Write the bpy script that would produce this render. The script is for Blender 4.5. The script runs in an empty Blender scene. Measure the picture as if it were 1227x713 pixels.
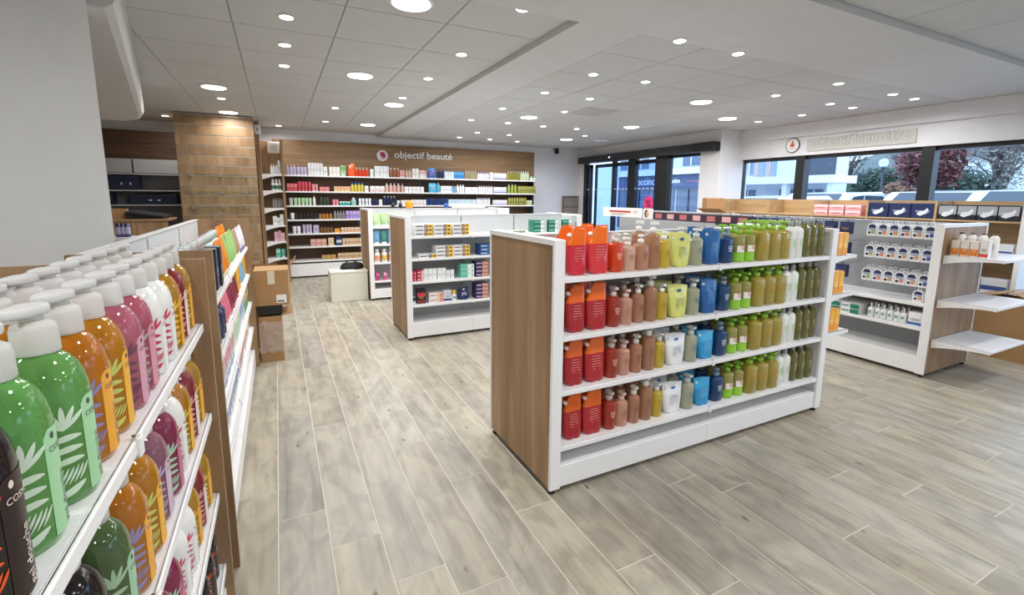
import bpy, math, random
from mathutils import Matrix, Vector
random.seed(7)
PI = math.pi
S = bpy.context.scene
COL = S.collection

# ------------------------------------------------------------------ camera, world, exposure
F, T, YAW, ROLL, CY, CZ = 560.4, math.radians(8.66), math.radians(26.5), math.radians(.41), -35.7, 1.6
fw = Vector((math.sin(YAW)*math.cos(T), math.cos(YAW)*math.cos(T), -math.sin(T)))
ri = Vector((math.cos(YAW), -math.sin(YAW), 0)); up = ri.cross(fw)
RI, UP = ri*math.cos(ROLL)+up*math.sin(ROLL), up*math.cos(ROLL)-ri*math.sin(ROLL)
cd = bpy.data.cameras.new('camera'); cam = bpy.data.objects.new('camera', cd); COL.objects.link(cam)
cd.sensor_fit = 'HORIZONTAL'; cd.sensor_width = 36; cd.lens = F/1227*36; cd.shift_y = CY/1227; cd.clip_start = .02; cd.clip_end = 300
m = Matrix((RI, UP, -fw)).transposed().to_4x4(); m.translation = (0, 0, CZ); cam.matrix_world = m
S.camera = cam
w = bpy.data.worlds.new('overcast_sky'); S.world = w; w.use_nodes = True
bg = w.node_tree.nodes['Background']; bg.inputs[0].default_value = (.72, .85, 1, 1); bg.inputs[1].default_value = 3.6
S.view_settings.view_transform = 'Standard'; S.view_settings.look = 'None'; S.view_settings.gamma = 1
S.view_settings.use_curve_mapping = False; S.view_settings.exposure = 0.0
BIG_W, SMALL_W = 18, 6.2            # watts of the ceiling panels and of the small spots

# ------------------------------------------------------------------ materials
def lin(h):
    if not isinstance(h, str): return h
    c = [int(h[i:i+2], 16)/255 for i in (0, 2, 4)]
    return tuple((x/12.92 if x <= .04045 else ((x+.055)/1.055)**2.4) for x in c)
MC = {}
def mat(hexc, kind='plastic'):
    k = (hexc, kind)
    if k in MC: return MC[k]
    mt = bpy.data.materials.new(f'{kind}_{hexc}'); mt.use_nodes = True; nt = mt.node_tree
    b = nt.nodes['Principled BSDF']; c = lin(hexc)
    b.inputs['Base Color'].default_value = (*c, 1)
    R = dict(plastic=.38, gloss=.12, matte=.7, card=.75, paint=.6, metal=.3, liquid=.06, tint=.1, frost=.45, foil=.22, lacquer=.32)
    b.inputs['Roughness'].default_value = R.get(kind, .5)
    if kind == 'metal': b.inputs['Metallic'].default_value = 1
    if kind == 'liquid':
        b.inputs['Transmission Weight'].default_value = .62; b.inputs['IOR'].default_value = 1.38
        b.inputs['Coat Weight'].default_value = .5; b.inputs['Coat Roughness'].default_value = .04
    if kind == 'tint':
        b.inputs['Transmission Weight'].default_value = .5; b.inputs['IOR'].default_value = 1.4; b.inputs['Coat Weight'].default_value = .4
    if kind == 'frost':
        b.inputs['Transmission Weight'].default_value = .45; b.inputs['IOR'].default_value = 1.3
    if kind in ('paint', 'card', 'matte'):
        n = nt.nodes.new('ShaderNodeTexNoise'); n.inputs['Scale'].default_value = 6; n.inputs['Detail'].default_value = 4
        tc = nt.nodes.new('ShaderNodeTexCoord'); nt.links.new(tc.outputs['Object'], n.inputs['Vector'])
        mx = nt.nodes.new('ShaderNodeMix'); mx.data_type = 'RGBA'
        mx.inputs[6].default_value = (*[x*.93 for x in c], 1); mx.inputs[7].default_value = (*[min(1, x*1.05) for x in c], 1)
        nt.links.new(n.outputs['Fac'], mx.inputs[0]); nt.links.new(mx.outputs[2], b.inputs['Base Color'])
    if kind == 'emit':
        b.inputs['Emission Color'].default_value = (*c, 1); b.inputs['Emission Strength'].default_value = 9
    if kind == 'glass':
        nt.nodes.remove(b); tr = nt.nodes.new('ShaderNodeBsdfTransparent'); tr.inputs[0].default_value = (*c, 1)
        gl = nt.nodes.new('ShaderNodeBsdfGlossy'); gl.inputs['Roughness'].default_value = .02
        lw = nt.nodes.new('ShaderNodeLayerWeight'); lw.inputs['Blend'].default_value = .5
        pw = nt.nodes.new('ShaderNodeMath'); pw.operation = 'POWER'; pw.inputs[1].default_value = 4; nt.links.new(lw.outputs['Facing'], pw.inputs[0])
        fr = nt.nodes.new('ShaderNodeMath'); fr.operation = 'MULTIPLY_ADD'; fr.inputs[1].default_value = .5; fr.inputs[2].default_value = .03; nt.links.new(pw.outputs[0], fr.inputs[0])
        mx = nt.nodes.new('ShaderNodeMixShader'); nt.links.new(fr.outputs[0], mx.inputs[0])
        nt.links.new(tr.outputs[0], mx.inputs[1]); nt.links.new(gl.outputs[0], mx.inputs[2])
        nt.links.new(mx.outputs[0], nt.nodes['Material Output'].inputs[0])
    MC[k] = mt; return mt

def grain(name, cols, scale, rough=.5, rnd=.25, stops=(.3, .5, .7), bump=0, blotch=0, sat=False):
    """streaky wood: noise stretched along one axis, tone varied from object to object"""
    mt = bpy.data.materials.new(name); mt.use_nodes = True; nt = mt.node_tree; b = nt.nodes['Principled BSDF']
    N, L = nt.nodes.new, nt.links.new
    tc, oi = N('ShaderNodeTexCoord'), N('ShaderNodeObjectInfo')
    va = N('ShaderNodeVectorMath'); va.operation = 'MULTIPLY_ADD'
    va.inputs[1].default_value = (37, 53, 71)
    cb = N('ShaderNodeCombineXYZ')
    for i in range(3): L(oi.outputs['Random'], cb.inputs[i])
    L(cb.outputs[0], va.inputs[0]); L(tc.outputs['Object'], va.inputs[2])
    mp = N('ShaderNodeMapping'); mp.inputs['Scale'].default_value = scale; L(va.outputs[0], mp.inputs[0])
    n = N('ShaderNodeTexNoise'); n.inputs['Scale'].default_value = 1; n.inputs['Detail'].default_value = 7; n.inputs['Roughness'].default_value = .62
    n.inputs['Distortion'].default_value = .6
    L(mp.outputs[0], n.inputs['Vector'])
    cr = N('ShaderNodeValToRGB'); e = cr.color_ramp.elements
    e[0].position, e[1].position = stops[0], stops[-1]
    e[0].color, e[1].color = (*lin(cols[0]), 1), (*lin(cols[-1]), 1)
    x = cr.color_ramp.elements.new(stops[1]); x.color = (*lin(cols[1]), 1)
    L(n.outputs['Fac'], cr.inputs[0])
    hs = N('ShaderNodeHueSaturation'); mr = N('ShaderNodeMapRange')
    mr.inputs['To Min'].default_value = 1-rnd; mr.inputs['To Max'].default_value = 1+rnd
    L(oi.outputs['Random'], mr.inputs['Value']); L(mr.outputs[0], hs.inputs['Value']); L(cr.outputs[0], hs.inputs['Color'])
    out = hs.outputs[0]
    if sat:
        m1 = N('ShaderNodeMath'); m1.operation = 'MULTIPLY'; m1.inputs[1].default_value = 7.31; L(oi.outputs['Random'], m1.inputs[0])
        m2 = N('ShaderNodeMath'); m2.operation = 'FRACT'; L(m1.outputs[0], m2.inputs[0])
        m3 = N('ShaderNodeMapRange'); m3.inputs['To Min'].default_value = .72; m3.inputs['To Max'].default_value = 1.12; L(m2.outputs[0], m3.inputs['Value']); L(m3.outputs[0], hs.inputs['Saturation'])
    if blotch:
        n2 = N('ShaderNodeTexNoise'); n2.inputs['Scale'].default_value = 3.4; n2.inputs['Detail'].default_value = 8; n2.inputs['Distortion'].default_value = 1.2
        mp2 = N('ShaderNodeMapping'); mp2.inputs['Scale'].default_value = (2.2, 1, 1); L(va.outputs[0], mp2.inputs[0]); L(mp2.outputs[0], n2.inputs['Vector'])
        c2 = N('ShaderNodeValToRGB'); c2.color_ramp.elements[0].position = .36; c2.color_ramp.elements[1].position = .62
        c2.color_ramp.elements[0].color = (1-blotch,)*3+(1,); c2.color_ramp.elements[1].color = (1.05, 1.04, 1.02, 1)
        L(n2.outputs['Fac'], c2.inputs[0])
        v = N('ShaderNodeTexVoronoi'); v.inputs['Scale'].default_value = 4.2; mp3 = N('ShaderNodeMapping'); mp3.inputs['Scale'].default_value = (1.6, .7, 1)
        L(va.outputs[0], mp3.inputs[0]); L(mp3.outputs[0], v.inputs['Vector'])
        c3 = N('ShaderNodeValToRGB'); c3.color_ramp.elements[0].position = .03; c3.color_ramp.elements[1].position = .09
        c3.color_ramp.elements[0].color = (.38, .36, .35, 1); c3.color_ramp.elements[1].color = (1, 1, 1, 1)
        L(v.outputs['Distance'], c3.inputs[0])
        for src in (c2, c3):
            mm = N('ShaderNodeMix'); mm.data_type = 'RGBA'; mm.blend_type = 'MULTIPLY'; mm.inputs[0].default_value = 1
            L(out, mm.inputs[6]); L(src.outputs[0], mm.inputs[7]); out = mm.outputs[2]
    L(out, b.inputs['Base Color']); b.inputs['Roughness'].default_value = rough
    if bump:
        bp = N('ShaderNodeBump'); bp.inputs['Strength'].default_value = bump; bp.inputs['Distance'].default_value = .002
        L(n.outputs['Fac'], bp.inputs['Height']); L(bp.outputs[0], b.inputs['Normal'])
    return mt
OAK_V = grain('oak_vertical', ('836749', '997a59', 'ad8d69'), (8, 8, .6), .5, .05, (.34, .5, .66))
OAK_H = grain('oak_horizontal', ('7d6146', '927352', 'a5855f'), (.9, 14, 14), .5, .05)
OAK_L = grain('oak_light', ('a88a62', 'bb9b70', 'c8a97d'), (2, 14, 14), .5, .06)
WALNUT_AND_SHADE = grain('walnut_and_rack_shade', ('4a3424', '5c422e', '6b4f38'), (.9, 14, 14), .5, .05)
PLANK = grain('plank_tile', ('857d70', 'a59d8d', 'b6af9f'), (13, 1.0, 9), .40, .09, (.24, .47, .76), .15, .24, sat=True)
KRAFT = mat('a98258', 'card'); WHITE = mat('eeeeef', 'lacquer'); PANEL = mat('c2c4c6', 'paint'); GREYB = mat('a4a7aa', 'paint')

# ------------------------------------------------------------------ mesh builder
class MB:
    def __init__(s): s.v, s.f, s.m, s.mats, s.sm = [], [], [], [], []
    def mi(s, mt):
        if mt not in s.mats: s.mats.append(mt)
        return s.mats.index(mt)
    def add(s, vs, fs, mt, smooth=False):
        o = len(s.v); s.v += [tuple(x) for x in vs]; i = s.mi(mt)
        for f in fs: s.f.append(tuple(o+k for k in f)); s.m.append(i); s.sm.append(smooth)
        return s
    def box(s, x0, x1, y0, y1, z0, z1, mt):
        v = [(x, y, z) for z in (z0, z1) for y in (y0, y1) for x in (x0, x1)]
        return s.add(v, [(0, 2, 3, 1), (4, 5, 7, 6), (0, 1, 5, 4), (2, 6, 7, 3), (0, 4, 6, 2), (1, 3, 7, 5)], mt)
    def bbox(s, x0, x1, y0, y1, z0, z1, mt, b=.004):
        """box with chamfered edges"""
        b = min(b, (x1-x0)*.45, (y1-y0)*.45, (z1-z0)*.45)
        def ring(i, z): return [(x0+i+b, y0+i, z), (x1-i-b, y0+i, z), (x1-i, y0+i+b, z), (x1-i, y1-i-b, z), (x1-i-b, y1-i, z), (x0+i+b, y1-i, z), (x0+i, y1-i-b, z), (x0+i, y0+i+b, z)]
        return s.rings([ring(b*.7, z0), ring(0, z0+b*.7), ring(0, z1-b*.7), ring(b*.7, z1)], mt)
    def rings(s, rs, mt, cap=(1, 1), smooth=False):
        n = len(rs[0]); v = [p for r in rs for p in r]; f = []
        for i in range(len(rs)-1):
            for k in range(n):
                a, b = i*n+k, i*n+(k+1) % n; f.append((a, b, b+n, a+n))
        s.add(v, f, mt, smooth)
        o = len(s.v)-len(v); i = s.mi(mt)
        if cap[0]: s.f.append(tuple(o+k for k in reversed(range(n)))); s.m.append(i); s.sm.append(False)
        if cap[1]: s.f.append(tuple(o+len(v)-n+k for k in range(n))); s.m.append(i); s.sm.append(False)
        return s
    def lathe(s, prof, mt, n=16, sx=1, sy=1, ex=2, c=(0, 0), cap=(1, 1), smooth=True):
        """profile of (radius, z); ex > 2 squares the section"""
        def sec(r, z):
            out = []
            for k in range(n):
                a = 2*PI*(k+.5)/n; ca, sa = math.cos(a), math.sin(a)
                q = (abs(ca)**ex+abs(sa)**ex)**(-1/ex)
                out.append((c[0]+r*sx*q*ca, c[1]+r*sy*q*sa, z))
            return out
        return s.rings([sec(r, z) for r, z in prof], mt, cap, smooth)
    def prism(s, pts, a, b, mt, ax='y'):
        """2-D outline pushed along an axis; pts are (x,z) for y, (y,z) for x, (x,y) for z"""
        mk = {'y': lambda p, t: (p[0], t, p[1]), 'x': lambda p, t: (t, p[0], p[1]), 'z': lambda p, t: (p[0], p[1], t)}[ax]
        return s.rings([[mk(p, a) for p in pts], [mk(p, b) for p in pts]], mt)
    def tube(s, p, q, r, mt, n=8, r2=None):
        p, q = Vector(p), Vector(q); d = (q-p).normalized(); u = d.orthogonal().normalized(); w_ = d.cross(u)
        r2 = r if r2 is None else r2
        return s.rings([[p+(u*math.cos(2*PI*k/n)+w_*math.sin(2*PI*k/n))*r for k in range(n)], [q+(u*math.cos(2*PI*k/n)+w_*math.sin(2*PI*k/n))*r2 for k in range(n)]], mt, smooth=True)
    def mesh(s, name):
        me = bpy.data.meshes.new(name); me.from_pydata(s.v, [], s.f)
        for mt in s.mats: me.materials.append(mt)
        me.polygons.foreach_set('material_index', s.m); me.polygons.foreach_set('use_smooth', s.sm)
        me.update(); return me
    def obj(s, name, parent=None, loc=(0, 0, 0), rz=0): return ob(name, s.mesh(name), parent, loc, rz)
def ob(name, me, parent=None, loc=(0, 0, 0), rz=0):
    o = bpy.data.objects.new(name, me); COL.objects.link(o); o.parent = parent; o.location = loc; o.rotation_euler = (0, 0, rz); return o
def tag(o, label, cat, group=None):
    o['label'] = label; o['category'] = cat
    if group: o['group'] = group
    return o
def thing(name, label, cat, loc=(0, 0, 0), rz=0, group=None): return tag(ob(name, None, None, loc, rz), label, cat, group)
def struct(o): o['kind'] = 'structure'; return o
def bm(name, box, mt, parent=None, b=0, **k):
    q = MB(); (q.bbox(*box, mt, b) if b else q.box(*box, mt)); return q.obj(name, parent, **k)
def text_mesh(txt, size, ext=.002, name='lettering', mt=None, align='LEFT', bold=0):
    cu = bpy.data.curves.new(name, 'FONT'); cu.body = txt; cu.size = size; cu.extrude = ext; cu.align_x = align; cu.resolution_u = 3; cu.offset = bold
    o = bpy.data.objects.new(name, cu); COL.objects.link(o); bpy.context.view_layer.update()
    me = bpy.data.meshes.new_from_object(o.evaluated_get(bpy.context.evaluated_depsgraph_get())); me.name = name
    bpy.data.objects.remove(o); bpy.data.curves.remove(cu); me.materials.clear(); me.materials.append(mt or WHITE); return me

# ------------------------------------------------------------------ setting: floor
ZC, ZR = 2.80, 2.85       # plaster ceiling, recessed tile fields
XB, YB = 7.65, 10.3       # window wall, back wall
fl = struct(bm('floor', (-4.6, 7.7, -3, 10.4, -.12, -.0011), mat('d6d2c6', 'matte')))
PWD, PLN = .2185, 1.25
pm = {}
def plank_mesh(l):
    k = round(l, 3)
    if k not in pm: pm[k] = MB().bbox(.0022, PWD-.0022, .0022, l-.0022, -.010, 0, PLN_MAT, .0008).mesh('plank')
    return pm[k]
PLN_MAT = PLANK
cells = []
off = [.35+.0, 1.15, .80, .05, .62, .30, .98]
for i in range(-17, 36):
    x = -.09+PWD*i
    if x+PWD > 7.66: continue
    y = 2.39-PLN*5+off[(i*3) % 7]-.35
    while y < 10.3:
        a, b = max(y, -2.9), min(y+PLN, 10.3)
        if b-a > .05:
            cx, cy = x+PWD/2, (a+b)/2
            v = Vector((cx, cy, -CZ)); d = v.dot(fw)
            vis = 0
            if d > .3:
                px = 613.5+F*v.dot(RI)/d; py = 320.8-F*v.dot(UP)/d
                vis = -150 < px < 1380 and py < 860
            cells.append((0 if vis else 1, v.length, x, a, b-a))
        y += PLN
cells.sort()
rest = MB()
for k, (nv, dist, x, y, l) in enumerate(cells):
    if k < 300:
        ob('plank', plank_mesh(l), fl, (x, y, 0))
    else: rest.box(x+.0016, x+PWD-.0016, y+.0016, y+l-.0016, -.012, 0, PLANK)
r = rest.obj('plank_field', fl); r['kind'] = 'stuff'

# ------------------------------------------------------------------ setting: ceiling
PLASTER = mat('cccdcd', 'paint'); TILE = mat('c6c7c7', 'matte'); WALLW = mat('e4e4e6', 'paint')
ce = struct(bm('ceiling', (-4.6, 7.85, -3, 10.4, 2.875, 2.98), mat('7d7d7d', 'matte')))
XS, YN, YS = 1.955, 2.90, 1.95
pl = MB()
pl.box(-4.6, 7.65, YS, YN, ZC, 2.875, PLASTER)                 # strip across the shop
pl.box(-4.6, 2.25, -3, YS, ZC, 2.875, PLASTER)
pl.box(XS, 2.5, YN, 10.3, ZC, 2.875, PLASTER)                  # strip beside the left recess
pl.obj('plaster_field', ce)
tm = {}
def tile(x0, x1, y0, y1, z):
    k = (round(x1-x0, 3), round(y1-y0, 3))
    if k not in tm: tm[k] = MB().bbox(.0045, k[0]-.0045, .0045, k[1]-.0045, 0, .004, TILE, .001).mesh('ceiling_tile')
    ob('ceiling_tile', tm[k], ce, (x0, y0, z))
GRID = mat('8f9090', 'matte')
def field(xs, ys, z):
    MB().box(xs[0], xs[-1], ys[0], ys[-1], z+.004, z+.0225, GRID).obj('tile_grid', ce)
    for a, b in zip(xs, xs[1:]):
        for c, d in zip(ys, ys[1:]): tile(a, b, c, d, z)
P1 = .705
ys = [YN]+[3.50+P1*k for k in range(10)]+[10.3]
field([-3.74+P1*k for k in range(4)]+[-.92, -.215, .49, 1.195, XS], [y for y in ys if y <= 10.3], ZR)
P2 = .68
field([2.5+P2*k for k in range(8)]+[7.65], [2.9]+[3.38+P2*k for k in range(10)]+[10.3], ZC)
field([2.25]+[3.31+P1*k for k in range(6)]+[7.65], [-3+P1*k for k in range(7)]+[YS], ZR)
# slanted dropped soffit over the back-left corner
so = MB(); pts = [(-.62, 2.95), (-1.28, 6.75), (-1.36, 7.05), (-1.50, 7.25), (-4.5, 7.25), (-4.5, 2.95)]
cx = lambda d: [(x+(-d if i < 4 else 0), y-(d*.3 if 2 <= i <= 4 else 0)) for i, (x, y) in enumerate(pts)]
so.rings([[(x, y, 2.46) for x, y in reversed(cx(.05))], [(x, y, 2.48) for x, y in reversed(cx(.015))], [(x, y, 2.52) for x, y in reversed(cx(0))], [(x, y, 2.875) for x, y in reversed(cx(0))]], mat('c9c8c6', 'paint'))
struct(so.obj('trim_1'))

# ------------------------------------------------------------------ setting: walls
struct(bm('wall_back', (-4.6, 7.3, 10.3, 10.42, 0, 2.98), WALLW))
struct(bm('wall_left', (-4.62, -4.5, -3, 10.42, 0, 2.98), WALLW))
struct(bm('wall_front', (-4.62, 7.85, -3.12, -3, 0, 2.98), WALLW))
q = MB()
q.box(7.1, 7.3, 5.98, 6.42, 0, 2.98, WALLW); q.box(7.1, 7.3, 6.42, 10.14, 2.44, 2.98, WALLW); q.box(7.1, 7.3, 10.14, 10.3, 0, 2.98, WALLW)
q.box(7.3, 7.85, 5.98, 6.2, 0, 2.98, WALLW)
q.box(7.65, 7.85, -3, 5.98, 2.29, 2.98, WALLW); q.box(7.65, 7.85, -3, 5.98, 0, .45, WALLW)
struct(q.obj('wall_right'))
struct(bm('trim_2', (7.60, 7.65, -3, 5.98, 2.585, ZC, ), WALLW, b=.01))           # cornice step above the windows
# free-standing white wall at the left
struct(MB().prism([(-3.6, 2.92), (-.725, 2.92), (-.775, 3.10), (-3.6, 3.10)], 0, 2.86, mat('f0f0ee', 'paint'), 'z').obj('wall_pillar'))

BLACK = mat('17181b', 'plastic'); GLASS = mat('eef6ff', 'glass')
def window(name, y0, y1, z0, z1, X, fw_=.07):
    o = struct(ob(name, None, None, (X, (y0+y1)/2, z0))); h = (y1-y0)/2
    for nm, b in (('frame_rail', (0, .08, -h, h, z1-z0-.055, z1-z0)), ('frame_rail', (0, .08, -h, h, 0, .07)),
                  ('frame_stile', (0, .08, -h, -h+fw_, .07, z1-z0-.055)), ('frame_stile', (0, .08, h-fw_, h, .07, z1-z0-.055))):
        bm(nm, b, BLACK, o)
    bm('pane', (.03, .042, -h+fw_, h-fw_, .07, z1-z0-.055), GLASS, o)
window('window_1', 4.88, 5.98, .45, 2.29, 7.72, .012); bm('frame_post', (-.06, .09, -.62, -.48, 0, 1.84), BLACK, bpy.data.objects['window_1'])
window('window_2', 3.19, 4.88, .45, 2.29, 7.72, .03); bm('frame_post', (-.06, .09, -.91, -.77, 0, 1.84), BLACK, bpy.data.objects['window_2'])
window('window_3', .6, 3.19, .45, 2.29, 7.72, .03)
window('window_4', -2.9, .6, .45, 2.29, 7.72, .07)
window('window_5', 6.42, 7.22, .05, 2.44, 7.14, .012)

# automatic sliding door: header, posts, two leaves
d = struct(ob('door_1', None, None, (7.1, 8.9, 0)))
hd = MB().bbox(-.17, 0, -2.90, 1.28, 2.43, 2.585, mat('2a2b2f', 'plastic'), .006).obj('door_header', d)
bm('end_cap', (-.172, 0, -2.91, -2.42, 2.428, 2.588), BLACK, d, b=.004)
MB().lathe([(.025, 0), (.03, .02), (.02, .05)], mat('3c3d42', 'gloss'), 12).obj('motion_sensor', hd, (-.18, .1, 2.47))
MB().lathe([(.012, 0), (.012, .02)], mat('9fb3c8', 'emit'), 8).obj('status_light', hd, (-.185, .0, 2.50))
for y0, y1 in ((-1.68, -1.32), (1.16, 1.24), (.02, .10), (-.70, -.46)):
    bm('door_post', (.0, .1, y0, y1, 0, 2.44), BLACK, d)
def leaf(y0, y1, dx, tint):
    o = bm('leaf_frame', (dx, dx+.045, y0, y0+.06, 0, 2.40), BLACK, d)
    bm('stile', (dx, dx+.045, y1-.06, y1, 0, 2.40), BLACK, o); bm('rail', (dx, dx+.045, y0, y1, 2.32, 2.40), BLACK, o); bm('rail', (dx, dx+.045, y0, y1, 0, .1), BLACK, o)
    bm('pane', (dx+.015, dx+.027, y0+.06, y1-.06, .1, 2.32), mat(tint, 'glass'), o)
    return o
leaf(.9, 1.16, .0, '8d96a5')
bm('pane', (.03, .04, -1.32, 1.16, .1, 2.40), mat('e4eefb', 'glass'), d)
leaf(-.46, .90, .10, 'dfeaf8'); leaf(-1.32, -.46, .05, 'dfeaf8')
st = MB()
for k in range(18): st.box(.012, .014, -1.28+k*.135, -1.28+k*.135+.08, 1.78, 1.80, mat('dfe6ee', 'matte'))
st.obj('safety_band', d)
# pink percent sticker on the glass: round scalloped disc with a percent sign
sk = MB(); n = 32
sk.prism([(-1.16+(.145+.012*math.cos(8*a))*math.cos(a), 1.47+(.165+.012*math.cos(8*a))*math.sin(a)) for a in [2*PI*k/n for k in range(n)]], .004, .008, mat('e8387f', 'matte'), 'x')
so_ = sk.obj('percent_sticker', d)
t = ob('lettering', text_mesh('%', .22, .002, mt=mat('7a1f3c', 'matte'), align='CENTER'), so_, (.0, -1.16, 1.39)); t.rotation_euler = (PI/2, 0, -PI/2)

# ------------------------------------------------------------------ ceiling lamps
LG = {}
def lamp(x, y, z, big, label, watts=None):
    R_ = .125 if big else .045
    o = thing('ceiling_panel_light' if big else 'downlight', label, 'ceiling light', (x, y, z), 0, 'large round ceiling lights' if big else 'small ceiling spots')
    if big not in LG:
        fm = MB().lathe([(R_*1.14, -.001), (R_*1.14, -.007), (R_*1.02, -.012), (R_*1.0, -.010)], mat('f4f4f4', 'plastic'), 24, cap=(1, 1)).mesh('trim_ring')
        dm = MB().lathe([(R_, -.0105), (R_*.97, -.014), (R_*.6, -.0165)], mat('fffdf8', 'emit'), 24, cap=(0, 1)).mesh('diffuser')
        LG[big] = (fm, dm)
    for f in LG[big]: pass
    ob('trim_ring', LG[big][0], o); ob('diffuser', LG[big][1], o)
    ld = bpy.data.lights.new('lamp_light', 'AREA'); ld.shape = 'DISK'; ld.size = R_*1.9; ld.energy = (watts or BIG_W) if big else SMALL_W; ld.color = (1, .995, .985); ld.spread = PI*.92
    l = bpy.data.objects.new('lamp_light', ld); COL.objects.link(l); l.parent = o; l.location = (0, 0, -.02)
    return o
def unpx(x, y, z):
    dr = fw*F+RI*(x-613.5)-UP*(y-320.8); return Vector((0, 0, CZ))+dr*((z-CZ)/dr.z)
ORD = 'first second third fourth fifth sixth seventh eighth ninth tenth eleventh twelfth thirteenth fourteenth fifteenth sixteenth seventeenth eighteenth nineteenth twentieth'.split()
ORD += ['twenty-'+x for x in ORD[:9]]+['thirtieth']+['thirty-'+x for x in ORD[:9]]+['fortieth']
bigL = [(.865, 3.237), (-.585, 6.71), (-.585, 8.60), (.86, 5.34), (1.53, 6.77), (1.53, 8.85)]
bl = ['cut by the top edge of the photo', 'in front of the slatted wood column, farther from it', 'right beside the slatted wood column top', 'second of the row nearest the white step', 'third along the recess beside the ceiling step', 'nearest the wooden beauty wall sign']
for (x, y), s_ in zip(bigL, bl): lamp(x, y, ZR, True, 'large round lit ceiling panel '+s_, 9 if (x, y) == (-.585, 8.60) else None)
bigC = [(3.51, 6.50), (5.52, 8.55), (5.53, 6.53), (4.86, 4.44), (6.20, 5.14)]
bl = ['left of the square air vent', 'nearest the security camera', 'in front of the sliding door header', 'largest of those right of the step', 'nearest the round logo on the wall']
for (x, y), s_ in zip(bigC, bl): lamp(x, y, ZC, True, 'large round lit ceiling panel '+s_)
sm = [(343, 19, 1), (341, 52.5, 1), (340.5, 77.6, 1), (265, 117, 1), (198, 138, 1), (552.8, 64, 1), (513, 93, 1), (482.5, 116.4, 1), (401.7, 128.7, 1), (390, 145, 1), (333.7, 150, 1), (626.5, 9, 1),
      (814.6, 47.5, 0), (884.6, 63, 0), (711, 88, 0), (773.7, 97, 0), (653, 110, 0), (707, 117.5, 0), (602, 129, 0), (676.6, 133, 0), (651, 150.7, 0), (608.7, 146.6, 0), (691, 153.8, 0), (701, 162, 0),
      (929.6, 113.4, 0), (1005, 99, 0), (995, 123.6, 0), (961, 137, 0), (1022, 128, 0), (908.6, 145, 0), (1070, 112, 0), (1096, 117.5, 0), (564.6, 143, 0), (572, 158.4, 0), (610, 161, 0), (550.5, 164, 0), (587, 166.6, 0), (620, 169, 0)]
for zone, nm in ((1, 'left ceiling recess'), (0, 'ceiling right of the step')):
    zs = sorted([s_ for s_ in sm if s_[2] == zone], key=lambda s_: s_[0])
    for k, (px, py, zn) in enumerate(zs):
        p = unpx(px, py, ZR if zn else ZC); lamp(p.x, p.y, ZR if zn else ZC, False, f'small lit ceiling spot, {ORD[k]} from the left in the {nm}')
for k, (x, y) in enumerate([(.9, .9), (3.2, .6), (5.4, .6), (.9, -1.4), (3.2, -1.4), (5.4, -1.4), (-1.6, .9), (-.5, -.6), (-1.6, -1.4)]):  # lamps added out of view to brighten the near end and white pillar
    lamp(x, y, ZR if x > 2.25 and y < YS else ZC, True, f'added unseen round ceiling panel above the near aisle, {ORD[k]} of its group')
# square air vent, smoke detector, dome camera
o = thing('ceiling_vent', 'square slotted air vent set flush in the ceiling tiles', 'vent', (4.14, 5.70, ZC))
bm('vent_frame', (-.27, .27, -.27, .27, -.006, -.001), mat('c4c4c4', 'matte'), o)
for k in range(4):
    a = .23-.055*k; q = MB()
    for b in ((-a, a, -a, -a+.02), (-a, a, a-.02, a), (-a, -a+.02, -a+.02, a-.02), (a-.02, a, -a+.02, a-.02)): q.box(*b, -.011, -.006, mat('bdbdbd', 'matte'))
    q.obj('vent_vane', o)
p = unpx(727, 168, ZC); o = thing('smoke_detector', 'flat white round detector on ceiling near the sliding door', 'detector', (p.x-.15, p.y, ZC))
MB().lathe([(.16, -.001), (.16, -.02), (.12, -.03)], WHITE, 20).obj('base', o); MB().lathe([(.06, -.03), (.05, -.045)], mat('cfcfcf'), 16).obj('sensor', o)
o = thing('security_camera', 'small black dome camera high on the white back wall', 'camera', (6.33, 10.3, 2.72))
MB().lathe([(.05, 0), (.05, .05)], BLACK, 14).obj('mount', o, (0, -.06, .03)); MB().lathe([(.005, -.07), (.045, -.055), (.06, -.02), (.055, 0), (.05, .03)], mat('0b0c0e', 'gloss'), 16).obj('dome', o, (0, -.06, 0))

# ------------------------------------------------------------------ shelving builders
SEAM = mat('55585c', 'plastic'); FOOT = mat('141414', 'plastic')
class Unit:
    """a rack whose own x runs along its front from left to right, y into its depth"""
    def __init__(s, root, phrase): s.root, s.phrase = root, phrase; s.M = Matrix.Translation(root.location) @ Matrix.Rotation(root.rotation_euler[2], 4, 'Z'); s.rz = root.rotation_euler[2]
    def w(s, x, y, z): return s.M @ Vector((x, y, z))
def end_panel(root, x0, t, D, H, out, wood=OAK_V, frame=WHITE):
    """white framed end with a recessed wooden panel; out = -1 for a left end, +1 for a right end"""
    e = MB(); g = .022
    e.bbox(x0, x0+t, 0, g, .030, H, frame, .003); e.bbox(x0, x0+t, D-g, D, .030, H, frame, .003)
    e.box(x0, x0+t, g, D-g, H-.028, H, frame); e.box(x0+.012, x0+t-.012, g, D-g, .029, .034, SEAM)
    xi = (x0+.005, x0+t*.6) if out < 0 else (x0+t*.4, x0+t-.005)
    e.box(x0+t*.3, x0+t*.7, g, D-g, .034, H-.028, frame)
    p = e.obj('end_panel', root)
    bm('wood_panel', (*xi, g, D-g, .034, H-.028), wood, p)
    return p
FM = None
def foot(root, x, y):
    global FM
    if not FM: FM = MB().lathe([(.02, 0), (.022, .012), (.012, .020), (.012, .034)], FOOT, 10).mesh('foot')
    ob('foot', FM, root, (x, y, 0))
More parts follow.
